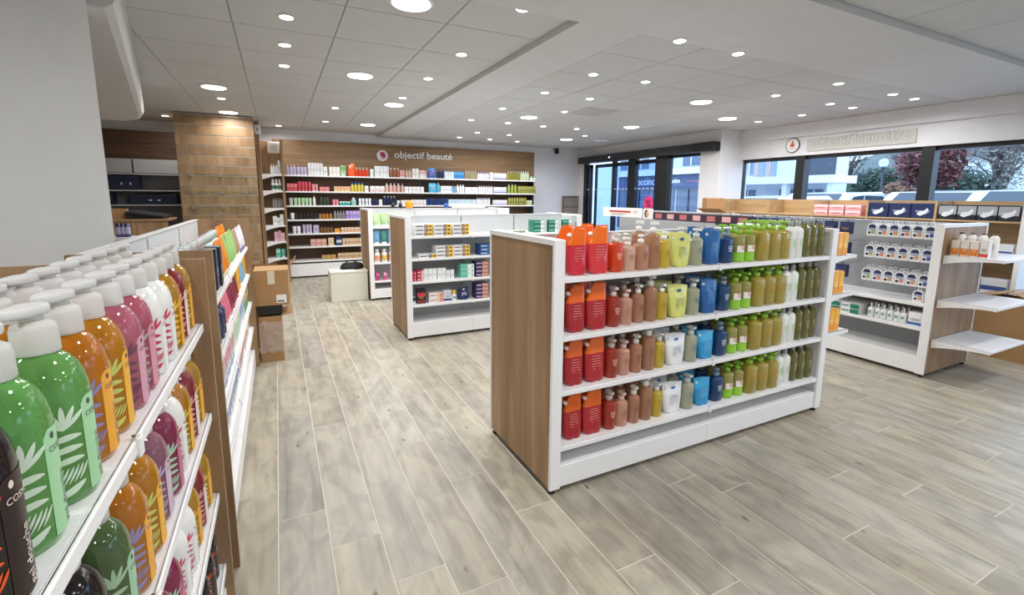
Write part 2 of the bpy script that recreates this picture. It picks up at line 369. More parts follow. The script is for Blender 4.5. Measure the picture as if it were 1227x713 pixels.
def shelf_board(root, x0, x1, y0, y1, z, lip=.028, mt=WHITE):
    s = MB(); s.box(x0, x1, y0+.012, y1, z-.018, z, mt).obj
    o = s.obj('shelf', root)
    MB().bbox(x0, x1, y0, y0+.012, z-lip, z, mt, .004).obj('price_rail', o)
    return o
def clip(o, x, y, z):
    q = MB(); q.bbox(x-.012, x+.012, y-.006, y+.004, z-.034, z+.003, WHITE, .003); q.lathe([(.003, z+.003), (.003, z+.006)], SEAM, 6, c=(x, y+.006)); q.obj('shelf_clip', o)
def gondola(root, L, D, H, shelves, nseg=2, ends=(1, 1), t=.065, plinth=.15, wood=OAK_V, back_wood=None, both=True, feet=True, deck=None, hook=None):
    a, b = (t if ends[0] else 0), (L-t if ends[1] else L)
    if ends[0]: end_panel(root, 0, t, D, H, -1, wood)
    if ends[1]: end_panel(root, L-t, t, D, H, 1, wood)
    ym = D/2 if both else D-.02
    segs = [(a+(b-a)*k/nseg, a+(b-a)*(k+1)/nseg) for k in range(nseg)]
    for x0, x1 in segs:
        bm('back_panel', (x0+.002, x1-.002, ym-.012, ym+.012, .1, H-.005), back_wood or PANEL, root)
    for k, (x0, x1) in enumerate(segs[1:]):
        u = MB(); u.box(x0-.006, x0+.006, ym-.015, ym-.012, .12, H-.02, mat('b9bbbd', 'metal'))
        for i in range(int((H-.2)/.06)): u.box(x0-.003, x0+.003, ym-.0165, ym-.015, .15+i*.06, .18+i*.06, SEAM)
        u.obj('slotted_upright', root)
    for fr in ((0, 1) if both else (0,)):
        y0, y1 = (.006, ym-.014) if fr == 0 else (ym+.014, D-.006)
        for z in shelves:
            for k, (x0, x1) in enumerate(segs):
                if fr == 0:
                    o = shelf_board(root, x0+.001, x1-.001, y0, y1, z)
                    if k: clip(o, x0, y0, z)
                else: bm('shelf', (x0+.001, x1-.001, y0, y1, z-.024, z), WHITE, root)
        if plinth:
            for x0, x1 in segs:
                yy = (.012, ym-.014) if fr == 0 else (ym+.014, D-.012)
                bm('plinth', (x0+.001, x1-.001, *yy, .032, plinth), WHITE, root, b=.004)
    bm('top_rail', (a, b, ym-.02, ym+.02, H-.005, H), WHITE, root)
    if feet:
        for x in (.03, L-.03):
            for y in (.035, D-.035): foot(root, x, y)
def end_shelf(root, x0, x1, y0, y1, z, axis, mt=WHITE, th=.024, drop=.06):
    """bracketed shelf with arched side plates, sticking out from an end panel.
    axis 'x+': panel at x0, sticks out to x1; axis 'y-': panel at y1, sticks out to y0"""
    o = bm('end_shelf', (x0, x1, y0, y1, z-th, z), mt, root, b=.003)
    n = 10; L = (x1-x0) if axis == 'x+' else (y1-y0)
    prof = [(0, 0), (0, -drop)]+[(L*k/n, -th-(drop-th)*((1-k/n)**2.0)) for k in range(1, n)]+[(L, -th-.002), (L, 0)]
    for s_ in (0, 1):
        q = MB()
        if axis == 'x+':
            yy = (y0-.003, y0+.012) if s_ == 0 else (y1-.012, y1+.003)
            q.prism([(x0+u, z+v) for u, v in prof], *yy, mt, 'y')
        else:
            xx = (x0-.003, x0+.012) if s_ == 0 else (x1-.012, x1+.003)
            q.prism([(y1-u, z+v) for u, v in prof], *xx, mt, 'x')
        q.obj('arched_bracket', o)
    return o

# ------------------------------------------------------------------ product prototypes
PC = {}
class Proto:
    def __init__(s, name, desc, cat, parts, w_, d_, h): s.name, s.desc, s.cat, s.parts, s.w, s.d, s.h = name, desc, cat, parts, w_, d_, h
def join(mbs):
    o = MB()
    for q in mbs:
        b = len(o.v); o.v += q.v; ids = [o.mi(mm) for mm in q.mats]
        o.f += [tuple(b+i for i in f) for f in q.f]; o.m += [ids[i] for i in q.m]; o.sm += q.sm
    return o
def make(name, desc, cat, parts, w_, d_, h, split):
    """parts: [(part name, MB)]; split keeps each as a mesh of its own, else one joined mesh"""
    if not split: parts = [(name, join([p[1] for p in parts]))]
    return Proto(name, desc, cat, [(n, q.mesh(n)) for n, q in parts], w_, d_, h)
def cache(fn):
    def g(*a, **k):
        key = (fn.__name__, a, tuple(sorted(k.items())))
        if key not in PC: PC[key] = fn(*a, **k)
        return PC[key]
    return g
def lines(q, w_, y, z0, z1, n, mt, rnd):
    for k in range(n):
        z = z1-(z1-z0)*(k+.5)/n; ww = w_*rnd.uniform(.45, .95); q.box(-ww/2, ww/2, y-.0006, y, z-.0022, z+.0022, mt)
@cache
def pump(desc, body, cap='f2f2f2', r=.034, h=.20, label=None, lab=(.25, .75), ex=2, sy=1, kind='liquid', split=True, seed=0, nozzle=1, ink='5a4a48', capkind='plastic', band=None):
    rnd = random.Random(seed); n = 20 if split else 12; k = h
    b = MB(); hb = .76*h
    b.lathe([(r*.92, 0), (r, .006), (r, hb*.88), (r*.95, hb*.93), (r*.66, hb*.975), (r*.40, hb)], mat(body, kind), n, 1, sy, ex)
    if band: b.lathe([(r*1.006, hb*.03), (r*1.006, hb*band[1])], mat(band[0], 'plastic'), n, 1, sy, ex, cap=(0, 0))
    c = MB(); cm = mat(cap, capkind)
    c.lathe([(r*.46, hb), (r*.46, hb+.10*k), (r*.30, hb+.115*k)], cm, 12); c.lathe([(r*.14, hb+.115*k), (r*.14, hb+.17*k)], cm, 8)
    if nozzle:
        c.rings([[(x*r*.34, y*r, z) for x, y in ((-.8, -.80), (.8, -.80), (1, .40), (-1, .40))] for z in (hb+.175*k, hb+.235*k)], cm)
    else: c.lathe([(r*.42, hb+.165*k), (r*.42, hb+.235*k), (r*.25, hb+.24*k)], cm, 12)
    ps = [('body', b), ('pump', c)]
    if label:
        l = MB(); rr = r*1.012; a0 = .9
        v, f = [], []
        for i in range(9):
            a = -PI/2-a0+2*a0*i/8; ca, sa = math.cos(a), math.sin(a); qq = (abs(ca)**ex+abs(sa)**ex)**(-1/ex)
            for z in (hb*lab[0], hb*lab[1]): v.append((rr*qq*ca, rr*sy*qq*sa, z))
        f = [(2*i, 2*i+2, 2*i+3, 2*i+1) for i in range(8)]
        l.add(v, f, mat(label, 'plastic'), True); ps.append(('label', l))
    if split:
        l2 = MB(); lines(l2, r*.95, -r*sy*1.022, hb*.42, hb*.66, 4, mat(ink, 'matte'), rnd); ps.append(('print', l2))
    return make('pump_bottle', desc, 'bottle', ps, 2*r, 2*r*sy, h, split)
@cache
def bottle(desc, body, cap='f2f2f2', r=.03, h=.20, capr=.5, caph=.12, ex=2, sy=1, kind='plastic', label=None, split=False, seed=0, ink='6a7078'):
    rnd = random.Random(seed); n = 20 if split else 12; hb = h*(1-caph)
    b = MB().lathe([(r*.92, 0), (r, .005), (r, hb*.82), (r*.9, hb*.90), (r*capr*.95, hb*.97), (r*capr*.9, hb)], mat(body, kind), n, 1, sy, ex)
    c = MB().lathe([(r*capr, hb-.001), (r*capr, h-.003), (r*capr*.85, h)], mat(cap, 'plastic'), n)
    ps = [('body', b), ('cap', c)]
    if label:
        l = MB().lathe([(r*1.012, hb*.2), (r*1.012, hb*.66)], mat(label, 'plastic'), n, 1, sy, ex, cap=(0, 0)); ps.append(('label', l))
    if split:
        l2 = MB(); lines(l2, r*1.0, -r*sy*1.025, hb*.34, hb*.60, 4, mat(ink, 'matte'), rnd); ps.append(('print', l2))
    return make('bottle', desc, 'bottle', ps, 2*r, 2*r*sy, h, split)
@cache
def tube(desc, body, cap='f2f2f2', r=.024, h=.16, label=None, split=False, seed=0, up=False):
    """squeeze tube standing on its cap: round below, pressed flat above"""
    rnd = random.Random(seed); n = 14; hc = h*.16
    c = MB().lathe([(r*.86, 0), (r*.9, .003), (r*.9, hc)], mat(cap, 'plastic'), n)
    rs = []
    for z, sx, sy in ((hc, .92, .92), (hc+.006, 1, 1), (h*.5, 1.05, .72), (h*.85, 1.1, .3), (h*.97, 1.12, .07), (h, 1.12, .06)):
        rs.append([(r*sx*math.cos(2*PI*(k+.5)/n), r*sy*math.sin(2*PI*(k+.5)/n), z) for k in range(n)])
    b = MB().rings(rs, mat(body, 'plastic'), smooth=True); ps = [('body', b), ('cap', c)]
    if label:
        l = MB(); l.add([(-r*.7, -r*.80, h*.42), (r*.7, -r*.80, h*.42), (r*.75, -r*.5, h*.74), (-r*.75, -r*.5, h*.74)], [(0, 1, 2, 3)], mat(label, 'plastic')); ps.append(('label', l))
    return make('squeeze_tube', desc, 'tube', ps, 2.2*r, 2*r, h, split)
@cache
def carton(desc, body, w_=.05, d_=.05, h=.12, front=None, fz=(.55, .9), band=None, split=False, seed=0, ink='5d6470', side=None, hang=False):
    """folded card box with printed blocks on its front"""
    rnd = random.Random(seed)
    b = MB().bbox(-w_/2, w_/2, -d_/2, d_/2, 0, h, mat(body, 'plastic'), .0016); p = MB()
    e = .0007
    if front: p.box(-w_/2+.002, w_/2-.002, -d_/2-e, -d_/2, h*fz[0], h*fz[1], mat(front, 'plastic'))
    if band: p.box(-w_/2, w_/2, -d_/2-e*1.3, -d_/2, h*.06, h*.24, mat(band, 'plastic'))
    if side:
        for sg in (-1, 1): p.box(min(sg*w_/2, sg*(w_/2+e)), max(sg*w_/2, sg*(w_/2+e)), -d_/2+.002, d_/2-.002, .002, h-.002, mat(side, 'plastic'))
    for k in range(3):
        z = h*(.5-.07*k); ww = w_*rnd.uniform(.3, .7); p.box(-ww/2, ww/2, -d_/2-e*1.6, -d_/2, z-h*.012, z+h*.012, mat(ink, 'plastic'))
    if hang:
        for x in (-.014, .009): b.box(x, x+.005, -.003, .003, h, h+.018, mat(body, 'plastic'))
        b.box(-.014, .014, -.003, .003, h+.018, h+.023, mat(body, 'plastic'))
    return make('product_box', desc, 'box', [('box', b), ('print', p)], w_, d_, h, split)
@cache
def flatbox(desc, c1, c2, c3, w_=.13, d_=.08, h=.035, ink='35383c', split=True):
    """flat toothpaste style box lying down: three printed zones along the front"""
    b = MB().bbox(-w_/2, w_/2, -d_/2, d_/2, 0, h, mat(c1, 'plastic'), .0014); p = MB(); e = .0007
    p.box(w_*.02, w_*.24, -d_/2-e, -d_/2, h*.06, h*.94, mat(c2, 'plastic')); p.box(w_*.24, w_*.498, -d_/2-e, -d_/2, h*.04, h*.96, mat(c3, 'plastic'))
    p.box(-w_*.44, -w_*.04, -d_/2-e, -d_/2, h*.38, h*.62, mat(ink, 'plastic')); p.box(w_*.3, w_*.42, -d_/2-2*e, -d_/2, h*.3, h*.7, mat(ink, 'plastic'))
    return make('flat_box', desc, 'box', [('box', b), ('print', p)], w_, d_, h, split)
@cache
def pouch(desc, low, top, w_=.125, h=.25, d_=.06, spout='f3e8e0', cut=1, ink='e08a80', ztop=.62, foil=False, logo=None, flare=0):
    """stand-up refill pouch: bellied bottom, pressed flat top, one cut corner with a spout"""
    kd = 'foil' if foil else 'gloss'
    n = 24; levels = [(0, .66, 1.0), (.02, .86, 1.05), (.10, .96, 1.1), (.30, 1, .95), (.5, .99, .75), (ztop, .985, .6)]
    lv2 = [(ztop, .985, .6), (.80, .98, .32), (.93, .97, .10), (1.0, .96, .04)]
    def ring(t, sx, sy):
        out = []; wob = .03*math.sin(t*17)
        for k in range(n):
            a = 2*PI*(k+.5)/n; ca, sa = math.cos(a), math.sin(a); q = (abs(ca)**3.2+abs(sa)**3.2)**(-1/3.2)
            x = w_/2*sx*q*ca*(1+wob*.3)*(1+flare*(t-.55)); y = d_/2*sy*q*sa*(.94+.12*math.sin(5*a+t*9))
            z = t*h
            if t > .7 and cut:                      # slanted corner on the left
                lim = -w_/2+(t-.70)/.30*w_*.42
                if x < lim: x = lim
            if flare and t > .75: z -= .07*h*(t-.75)/.25*max(0, (x+w_*.1)/w_*1.6)
            out.append((x, y, z))
        return out
    b = MB().rings([ring(*l) for l in levels], mat(low, kd), cap=(1, 0), smooth=True)
    t_ = MB().rings([ring(*l) for l in lv2], mat(top, kd), cap=(0, 1), smooth=True)
    ps = [('pouch_body', b), ('pouch_top', t_)]
    if spout:
        s = MB().tube((-w_*.36, -.004, h*.80), (-w_*.36-.012, -.006, h*.80+.012), .010, mat(spout, 'plastic'), 10); ps.append(('spout', s))
    l = MB(); rnd = random.Random(3)
    for k in range(6):
        z = h*(.56-.055*k); t = z/h; yy = -d_/2*(.62+.5*max(0, (.6-t)))*1.05; ww = w_*rnd.uniform(.3, .6); l.box(-ww/2, ww/2, yy-.004, yy-.003, z-.0018, z+.0018, mat(ink, 'matte'))
    if logo: l.box(-.014, .014, -d_/2*.50, -d_/2*.46, h*.76, h*.84, mat(logo, 'matte'))
    ps.append(('print', l))
    return make('refill_pouch', desc, 'pouch', ps, w_, d_, h, True)
@cache
def jar(desc, body, cap='f4f4f4', r=.03, h=.05):
    b = MB().lathe([(r*.92, 0), (r, .004), (r, h*.6), (r*.94, h*.66)], mat(body, 'plastic'), 14); c = MB().lathe([(r*1.0, h*.66), (r*1.0, h*.97), (r*.95, h)], mat(cap, 'plastic'), 14)
    return make('cream_jar', desc, 'jar', [('body', b), ('lid', c)], 2*r, 2*r, h, False)
@cache
def hangpack(desc, c1, c2):
    """white hanging pack with an arched navy header, a small picture and a hook hole"""
    w_, h, d_ = .088, .125, .05
    out = [(-w_/2, .006), (-w_/2+.006, 0), (w_/2-.006, 0), (w_/2, .006), (w_/2, h*.74), (w_*.36, h*.90), (w_*.2, h*.965), (0, h), (-w_*.2, h*.965), (-w_*.36, h*.90), (-w_/2, h*.74)]
    b = MB().prism(out, -d_/2, d_/2, mat('e9eaec', 'plastic'))
    b.box(-.014, -.009, -.003, .003, h*.95, h+.018, mat('e9eaec', 'plastic')); b.box(.009, .014, -.003, .003, h*.95, h+.018, mat('e9eaec', 'plastic')); b.box(-.014, .014, -.003, .003, h+.018, h+.023, mat('e9eaec', 'plastic'))
    e = d_/2
    a = MB().prism([(-w_*.36, h*.60), (w_*.36, h*.60), (w_*.36, h*.74), (w_*.22, h*.86), (0, h*.90), (-w_*.22, h*.86), (-w_*.36, h*.74)], -e-.001, -e, mat(c1, 'plastic'))
    a.box(-w_*.36, w_*.36, -e-.0012, -e, h*.44, h*.57, mat('8fa3b8', 'plastic'))
    a.box(-w_*.02, w_*.36, -e-.0014, -e, h*.16, h*.42, mat(c2, 'plastic')); a.lathe([(.013, 0), (.013, .001)], mat('20284a', 'plastic'), 10)
    a.v[-20:] = [(x-w_*.22, -e-.0015+.001*(z > .0005), y+h*.24) for x, y, z in a.v[-20:]]
    return make('hanging_pack', desc, 'pack', [('pack', b), ('print', a)], w_, d_, h, True)

cnt = {}
def put(p, x, y, z, rz, label, group=None):
    if len(p.parts) == 1:
        o = ob(p.name, p.parts[0][1], None, (x, y, z), rz)
    else:
        o = ob(p.name, None, None, (x, y, z), rz)
        for n, me in p.parts: ob(n, me, o)
    tag(o, label, p.cat, group); return o
def fill(u, shelf, z, items, y, back=None, group=None, jig=.006, scale_z=1, turn=0):
    """items: [(x centre in the unit, proto)], left to right; back adds a second row that far behind"""
    tot = {}
    items = [(i[0], i[1], i[2] if len(i) > 2 else 1) for i in items]
    for x, p, sc in items: tot[p.desc] = tot.get(p.desc, 0)+1
    k = {}
    for x, p, sc in sorted(items, key=lambda i: i[0]):
        k[p.desc] = k.get(p.desc, 0)+1
        o_ = f', {ORD[k[p.desc]-1]} from left' if tot[p.desc] > 1 else ''
        for row in range(2 if back else 1):
            yy = y+(back or 0)*row+(random.uniform(-1, 1)*.004); c = u.w(x+random.uniform(-1, 1)*.002, yy, z)
            rw = '' if not back else (', front' if row == 0 else ', behind')
            o = put(p, c.x, c.y, c.z+.0005, u.rz+turn+random.uniform(-1, 1)*jig*3, f'{p.desc}{o_}{rw}, {shelf}, {u.phrase}', group or f'products on {u.phrase}'); o.scale = (sc, sc, scale_z*sc if scale_z != 1 else max(sc, .9)) if (sc < 1 or scale_z != 1) else (1, 1, 1)
def spread(x0, x1, p, n=None):
    """n copies of p spread evenly from x0 to x1"""
    n = n or max(1, int((x1-x0)/(p.w*1.04))); sc = min(1, (x1-x0)/n/p.w*.90)
    return [(x0+(x1-x0)*(k+.5)/n, p, sc) for k in range(n)]

def atY(px, py, Y):
    dr = fw*F+RI*(px-613.5)-UP*(py-320.8); return Vector((0, 0, CZ))+dr*(Y/dr.y)
def atX(px, py, X):
    dr = fw*F+RI*(px-613.5)-UP*(py-320.8); return Vector((0, 0, CZ))+dr*(X/dr.x)

# ------------------------------------------------------------------ big middle island (body-wash bottles)
g = thing('gondola_shelf', 'white island shelf with oak end panel filled with bottles, nearest the camera', 'shelf', (1.217, 1.967, 0))
gondola(g, 2.398, .80, 1.387, [1.192, .882, .582, .268], nseg=2, plinth=.155)
for z in (1.185, .892, .60): end_shelf(g, 2.398, 2.69, .02, .36, z, 'x+')
CG = Unit(g, 'near island')
red = pump('red pump bottle', 'c4402c', 'd8c9c4', .041, .225, ink='e8b0a0', kind='tint')
redt = pump('orange-red pump bottle', 'ee5524', 'e9ddd8', .041, .215, ink='f0c0a0', kind='tint', ex=3)
pink = pump('pale pink pump bottle', 'f0b8a0', 'e6c8c0', .040, .205, ink='b5705e', kind='tint')
pinkt = pump('pale pink square bottle', 'f4cdb8', 'eee4e0', .038, .185, ink='b5705e', kind='tint', ex=4, nozzle=0)
rose = pump('rosy brown pump bottle', 'd49a7c', 'f4f1ee', .038, .225, ink='8a5a44', kind='tint')
roset = pump('rosy brown square bottle', 'dca688', 'f4f1ee', .040, .20, ink='8a5a44', kind='tint', ex=4, nozzle=0)
tall = pump('tall brown pump bottle', 'cc9878', 'f7f6f4', .040, .272, ink='8a5a44', kind='tint')
yel = pump('yellow pump bottle', 'ecd050', 'f7f6f0', .036, .215, ink='a4861c', kind='tint')
clear = pump('clear grey-green pump bottle', 'd0d4b8', 'dfe2dc', .042, .225, ink='4c6da0', kind='tint')
blueb = pump('dark blue bottle', '183c68', '7f93a8', .048, .22, ink='c8d8ea', kind='gloss', ex=3, sy=.8, nozzle=0)
grn = pump('green-capped bottle with white label', 'c0bb6c', '8fc93a', .043, .235, label='f1f0ea', lab=(.36, .60), ink='c0503c', kind='tint', band=('8fc93a', .34))
oli = pump('olive gold bottle with green pump', 'd0bc58', '9ccc44', .052, .26, ink='c98a2c', kind='tint', ex=4)
whi = bottle('slim white bottle with green stripe', 'e4e8e2', 'a9b0b4', .040, .255, .42, .14, label=None, split=True, ink='7cc23c')
dko = bottle('dark olive bottle with grey cap', '8a8648', 'a3a5a2', .037, .265, .45, .13, kind='tint', split=True, ink='b8b890', ex=3)
po1 = pouch('orange-topped red refill pouch', 'c8283a', 'ee6a1a', .118, .255, .062); po2 = pouch('wide orange-topped red refill pouch', 'd2363c', 'f0701c', .132, .26, .062)
pd1 = pouch('orange-topped dark red refill pouch', 'a3232c', 'e0601c', .118, .255, .062); pd2 = pouch('wide orange-topped dark red refill pouch', 'a8262e', 'e4661c', .132, .26, .062)
yp = pouch('yellow-green refill pouch', 'd3d477', 'd8d97f', .15, .205, .06, cut=0, spout='eef0d8', ink='9aa050', logo='2c5aa0', flare=.34)
wp = pouch('white refill pouch', 'e6e8ea', 'eceef0', .15, .20, .06, cut=0, spout='f4f4f4', ink='a8b0b8', logo='3c7fc0', flare=.34)
bp = pouch('shiny blue refill pouch', '1c5a98', '205f9e', .135, .225, .06, cut=0, spout='cfd8e4', ink='5a90c8', foil=True, flare=.34)
cp = pouch('shiny sky blue refill pouch', '2f93c8', '3aa0d2', .135, .185, .06, cut=0, spout='cfe4f0', ink='7cc0e4', foil=True, flare=.34)
XS_ = [1.40, 1.535, 1.655, 1.745, 1.838, 1.93, 2.015, 2.145, 2.275, 2.405, 2.54, 2.65, 2.748, 2.86, 2.975, 3.08, 3.172, 3.252, 3.338, 3.422, 3.503]
rows = [('top shelf', 1.192, [po1, po2, redt, pinkt, roset, tall, yel, yp, clear, bp, blueb, grn, grn, oli, oli, oli, whi, whi, dko, dko, dko]),
        ('second shelf', .882, [pd1, pd2, red, pink, rose, tall, yel, yp, clear, bp, blueb, grn, grn, oli, oli, oli, whi, whi, dko, dko, dko]),
        ('third shelf', .582, [pd1, pd2, red, pink, rose, tall, yel, wp, clear, cp, blueb, grn, grn, oli, oli, oli, whi, whi, dko, dko, dko]),
        ('lowest shelf', .268, [pd1, pd2, red, pink, rose, tall, yel, wp, clear, cp, blueb, grn, grn, oli, oli, oli, whi, whi, dko, dko, dko])]
for nm, z, ps in rows: fill(CG, nm, z, [(x-1.217, p) for x, p in zip(XS_, ps)], .080, back=.125, group='bottles on the near island')
ora = carton('orange sun-care box', 'f0a01e', .060, .06, .165, front='f6b63a', fz=(.3, .98), ink='fbe7b0', split=True)
for k, z in enumerate((1.185, .892, .60)):
    for j in range(3):
        put(ora, 3.615+.05+j*.066, 1.967+.075, z+.0008, 0, f'{ora.desc}, {ORD[j]} from left, {("top", "middle", "lowest")[k]} end shelf, near island', 'orange boxes on the island end')

# ------------------------------------------------------------------ second island (toothpaste and care boxes)
g = thing('gondola_shelf', 'white island shelf of toothpaste boxes behind the bottle island', 'shelf', (1.21, 5.0, 0))
gondola(g, 2.28, .80, 1.378, [1.163, .918, .662, .40], nseg=3, plinth=.195)
MG = Unit(g, 'second island')
def stack(u, shelf, z, px0, px1, py, p, n, yloc=.105, Y=None, word=''):
    Yw = u.root.location.y+yloc; a, b = atY(px0, py, Yw).x, atY(px1, py, Yw).x; x = (a+b)/2
    for k in range(n):
        lv = '' if n == 1 else f', {("bottom", "second", "third", "fourth")[k]} of its stack'
        put(p, x+random.uniform(-1, 1)*.002, Yw, z+k*(p.h+.0008)+.0005, random.uniform(-1, 1)*.02, f'{p.desc}{word}{lv}, {shelf}, {u.phrase}', 'boxes on the second island')
tpw = lambda a, b: round(atY(b, 280, 5.09).x-atY(a, 280, 5.09).x-.006, 3)
tp = flatbox('white toothpaste box with yellow end', 'e6e7e8', '9a7d68', 'f2c21a', tpw(494.6, 516.4), .16, .042)
for k, (a, b) in enumerate(((494.6, 516.4), (517, 538.6), (539, 559.6))): stack(MG, 'top shelf', 1.163, a, b, 280, tp, 3, word=f', {("left", "middle", "right")[k]} pile')
gb = flatbox('dark green and white box', '1f7a66', 'e9ece9', 'dfe3e0', tpw(635, 651), .14, .05, ink='9fd0c0')
for k, (a, b) in enumerate(((636, 652), (653, 669), (670, 685))): stack(MG, 'top shelf', 1.163, a, b, 278, gb, 3, word=f', {("left", "middle", "right")[k]} pile')
tp2 = flatbox('flat grey-green box', 'b7bfae', '8aa07c', 'c4cabc', tpw(610, 627), .14, .03)
stack(MG, 'top shelf', 1.163, 610, 627, 280, tp2, 1)
stack(MG, 'second shelf', .918, 501, 520, 308, tp, 1, word=' lying alone')
for k, (a, b) in enumerate(((520.5, 540), (540.8, 559.6))): stack(MG, 'second shelf', .918, a, b, 306, tp, 3, word=f', {("left", "right")[k]} pile')
bb = flatbox('blue box with white print', '24508c', '3a6aa8', '3a6aa8', tpw(571, 590), .16, .042, ink='dfe8f4'); stack(MG, 'second shelf', .918, 572, 591, 306, bb, 3)
rb = flatbox('crimson box', 'b5203c', 'c8344c', 'd6556a', tpw(489.2, 497.4), .14, .036, ink='f0c8d0'); stack(MG, 'third shelf', .662, 489.4, 497.2, 334, rb, 3)
rb2 = flatbox('red and pink box', 'c03a4c', 'd07080', 'ece4e4', tpw(498, 506), .14, .038, ink='f0d8dc'); stack(MG, 'third shelf', .662, 498, 506, 334, rb2, 3)
wb = carton('white medicine carton', 'eceded', .075, .075, .14, ink='8a9098', split=True)
def pxfill(u, shelf, z, px0, px1, py, p, n, yloc=.085, Yw=None, **k):
    Yw = u.root.location.y+yloc; a, b = atY(px0, py, Yw).x-u.root.location.x, atY(px1, py, Yw).x-u.root.location.x
    return spread(a, b, p, n)
it = pxfill(MG, '', 0, 507, 534, 335, wb, 5)
wb2 = carton('short white medicine carton', 'e8e9ea', .072, .075, .11, ink='8a9098', split=True)
it += pxfill(MG, '', 0, 534, 543.5, 335, wb2, 2)
fill(MG, 'third shelf', .662, it, .085)
mi = flatbox('mint green and white box', '79c9b4', 'eceeed', 'eceeed', tpw(549.5, 566), .14, .052, ink='5aa894'); stack(MG, 'third shelf', .662, 549.5, 566, 332, mi, 3)
pu = flatbox('purple and orange patterned box', '3c2c5c', 'd8a07c', 'c9865c', tpw(566.5, 582), .14, .045, ink='d0c0e0'); stack(MG, 'third shelf', .662, 567, 582.5, 330, pu, 4)
stack(MG, 'lowest shelf', .40, 567.5, 583, 358, pu, 4)
nv = carton('small navy and white box', 'e9eaec', .10, .07, .085, front='27305c', fz=(.45, .95), split=True)
tb = carton('black and red protein pack', '1d1a20', .13, .09, .185, front='c03a44', fz=(.5, .75), band='8a3030', ink='d8a070', split=True)
pi = flatbox('white and peach box', 'ece6e2', 'e8c0a8', 'e0a088', tpw(512, 530), .12, .055, ink='b09088')
pk = carton('white and navy pack', 'dfe2e8', .105, .08, .14, band='2a3a70', front='c8ccd8', split=True)
yb = bottle('white bottle with yellow top', 'e9ebee', 'f0d040', .032, .125, .8, .35, split=True, ink='3a5aa0')
np_ = pouch('navy wipes pouch with white label', '222c5a', '1c254c', .15, .165, .09, cut=0, spout=None, ink='e8ecf4', logo='e8ecf4')
fill(MG, 'lowest shelf', .40, pxfill(MG, '', 0, 490.5, 498, 365, nv, 1)+pxfill(MG, '', 0, 498.5, 510, 363, tb, 1)+pxfill(MG, '', 0, 530.5, 540.5, 360, pk, 1)+pxfill(MG, '', 0, 541, 547.5, 360, yb, 1)+pxfill(MG, '', 0, 548, 562, 358, np_, 1), .09)
stack(MG, 'lowest shelf', .40, 512, 530, 362, pi, 2)

# ------------------------------------------------------------------ third island, far back
g = thing('gondola_shelf', 'farthest white island shelf, its oak end beside the cream box', 'shelf', (1.20, 7.24, 0))
gondola(g, 2.35, .76, 1.40, [1.13, .865, .585, .30], nseg=3, plinth=.17)
TG = Unit(g, 'farthest island')
for nm, z, ps in (('top shelf', 1.13, [tube('pale green tube', 'b9d79a', 'dfe8d0', .042, .2), tube('light green tube', 'a9cc88', 'e4ecd8', .042, .2)]),
                  ('second shelf', .865, [tube('sky blue tube', '6fa8d0', 'e8eef2', .046, .21), tube('teal green tube', '3c8a80', 'e8eef2', .046, .21)]),
                  ('third shelf', .585, [bottle('white bottle with orange label', 'eceae4', 'f2f2f2', .042, .2, .6, .2, label='e8a070'), bottle('white bottle with yellow label', 'eceae4', 'f2f2f2', .042, .2, .6, .2, label='dcb850')]),
                  ('lowest shelf', .30, [carton('magenta care box', 'c83c74', .05, .05, .13, front='e07098'), carton('pink care box', 'd8588a', .05, .05, .13, front='f0b0c8')])):
    fill(TG, nm, z, [(x, ps[i % 2]) for i, x in enumerate((.125, .235, .345, .455))], .07)
# goods standing along the top of the farthest island
oj = tag(MB().lathe([(.05, 0), (.06, .02), (.06, .09), (.04, .12), (.02, .125)], mat('f0971e', 'plastic'), 14).obj('orange_jar', None, (1.92, 7.62, 1.4005)), 'orange jar standing on the farthest island top', 'jar')
for k, (x, c) in enumerate(((1.66, '1c1c1e'), (1.78, '1c1c1e'))):
    tag(MB().lathe([(.03, 0), (.032, .05), (.02, .07), (.02, .09)], mat(c, 'plastic'), 12).obj('black_jar', None, (x, 7.62, 1.4005)), f'{("left", "right")[k]} one of two small black jars on farthest island top', 'jar', 'jars on the farthest island')
tag(MB().bbox(-.3, .3, -.03, .03, 0, .05, mat('c9d2c4', 'plastic'), .004).obj('flat_carton', None, (2.95, 7.62, 1.4005)), 'long low pale green carton lying on farthest island top', 'box')
tag(MB().lathe([(.04, 0), (.045, .05), (.03, .08)], mat('2c5a9c', 'plastic'), 12).obj('blue_jar', None, (2.55, 7.62, 1.4005)), 'small blue jar standing on the farthest island top', 'jar')
# cream storage cube with a bag and papers
o = thing('storage_box', 'cream white cube box standing in the aisle', 'box', (.925, 7.55, 0))
bm('box_body', (-.28, .26, -.18, .20, .0, .44), mat('dcdacd', 'lacquer'), o, b=.006); bm('box_lid', (-.285, .265, -.185, .205, .44, .46), mat('e4e2d6', 'lacquer'), o, b=.004)
o = thing('black_bag', 'soft black bag lying on the cream cube box', 'bag', (.99, 7.62, .4605), .1)
bgm = mat('141416', 'matte')
MB().rings([[(x*sx, y*sy, z) for x, y in [(math.cos(2*PI*k/18), math.sin(2*PI*k/18)) for k in range(18)]] for z, sx, sy in ((0, .15, .10), (.015, .18, .12), (.05, .175, .11), (.085, .15, .07), (.10, .11, .035))], bgm, smooth=True).obj('bag_body', o)
q = MB(); pr = None
for k in range(9):
    a = PI*k/8; p_ = (.10*math.cos(a)-.02, -.04, .08+.05*math.sin(a))
    if pr: q.tube(pr, p_, .008, bgm, 6)
    pr = p_
q.obj('bag_handle', o)
tag(bm('paper_sheets', (-.12, .16, -.07, .045, 0, .006), mat('f2f2f0', 'matte'), loc=(.84, 7.46, .4605), rz=.1), 'white paper sheets on the cream box in front of bag', 'paper')

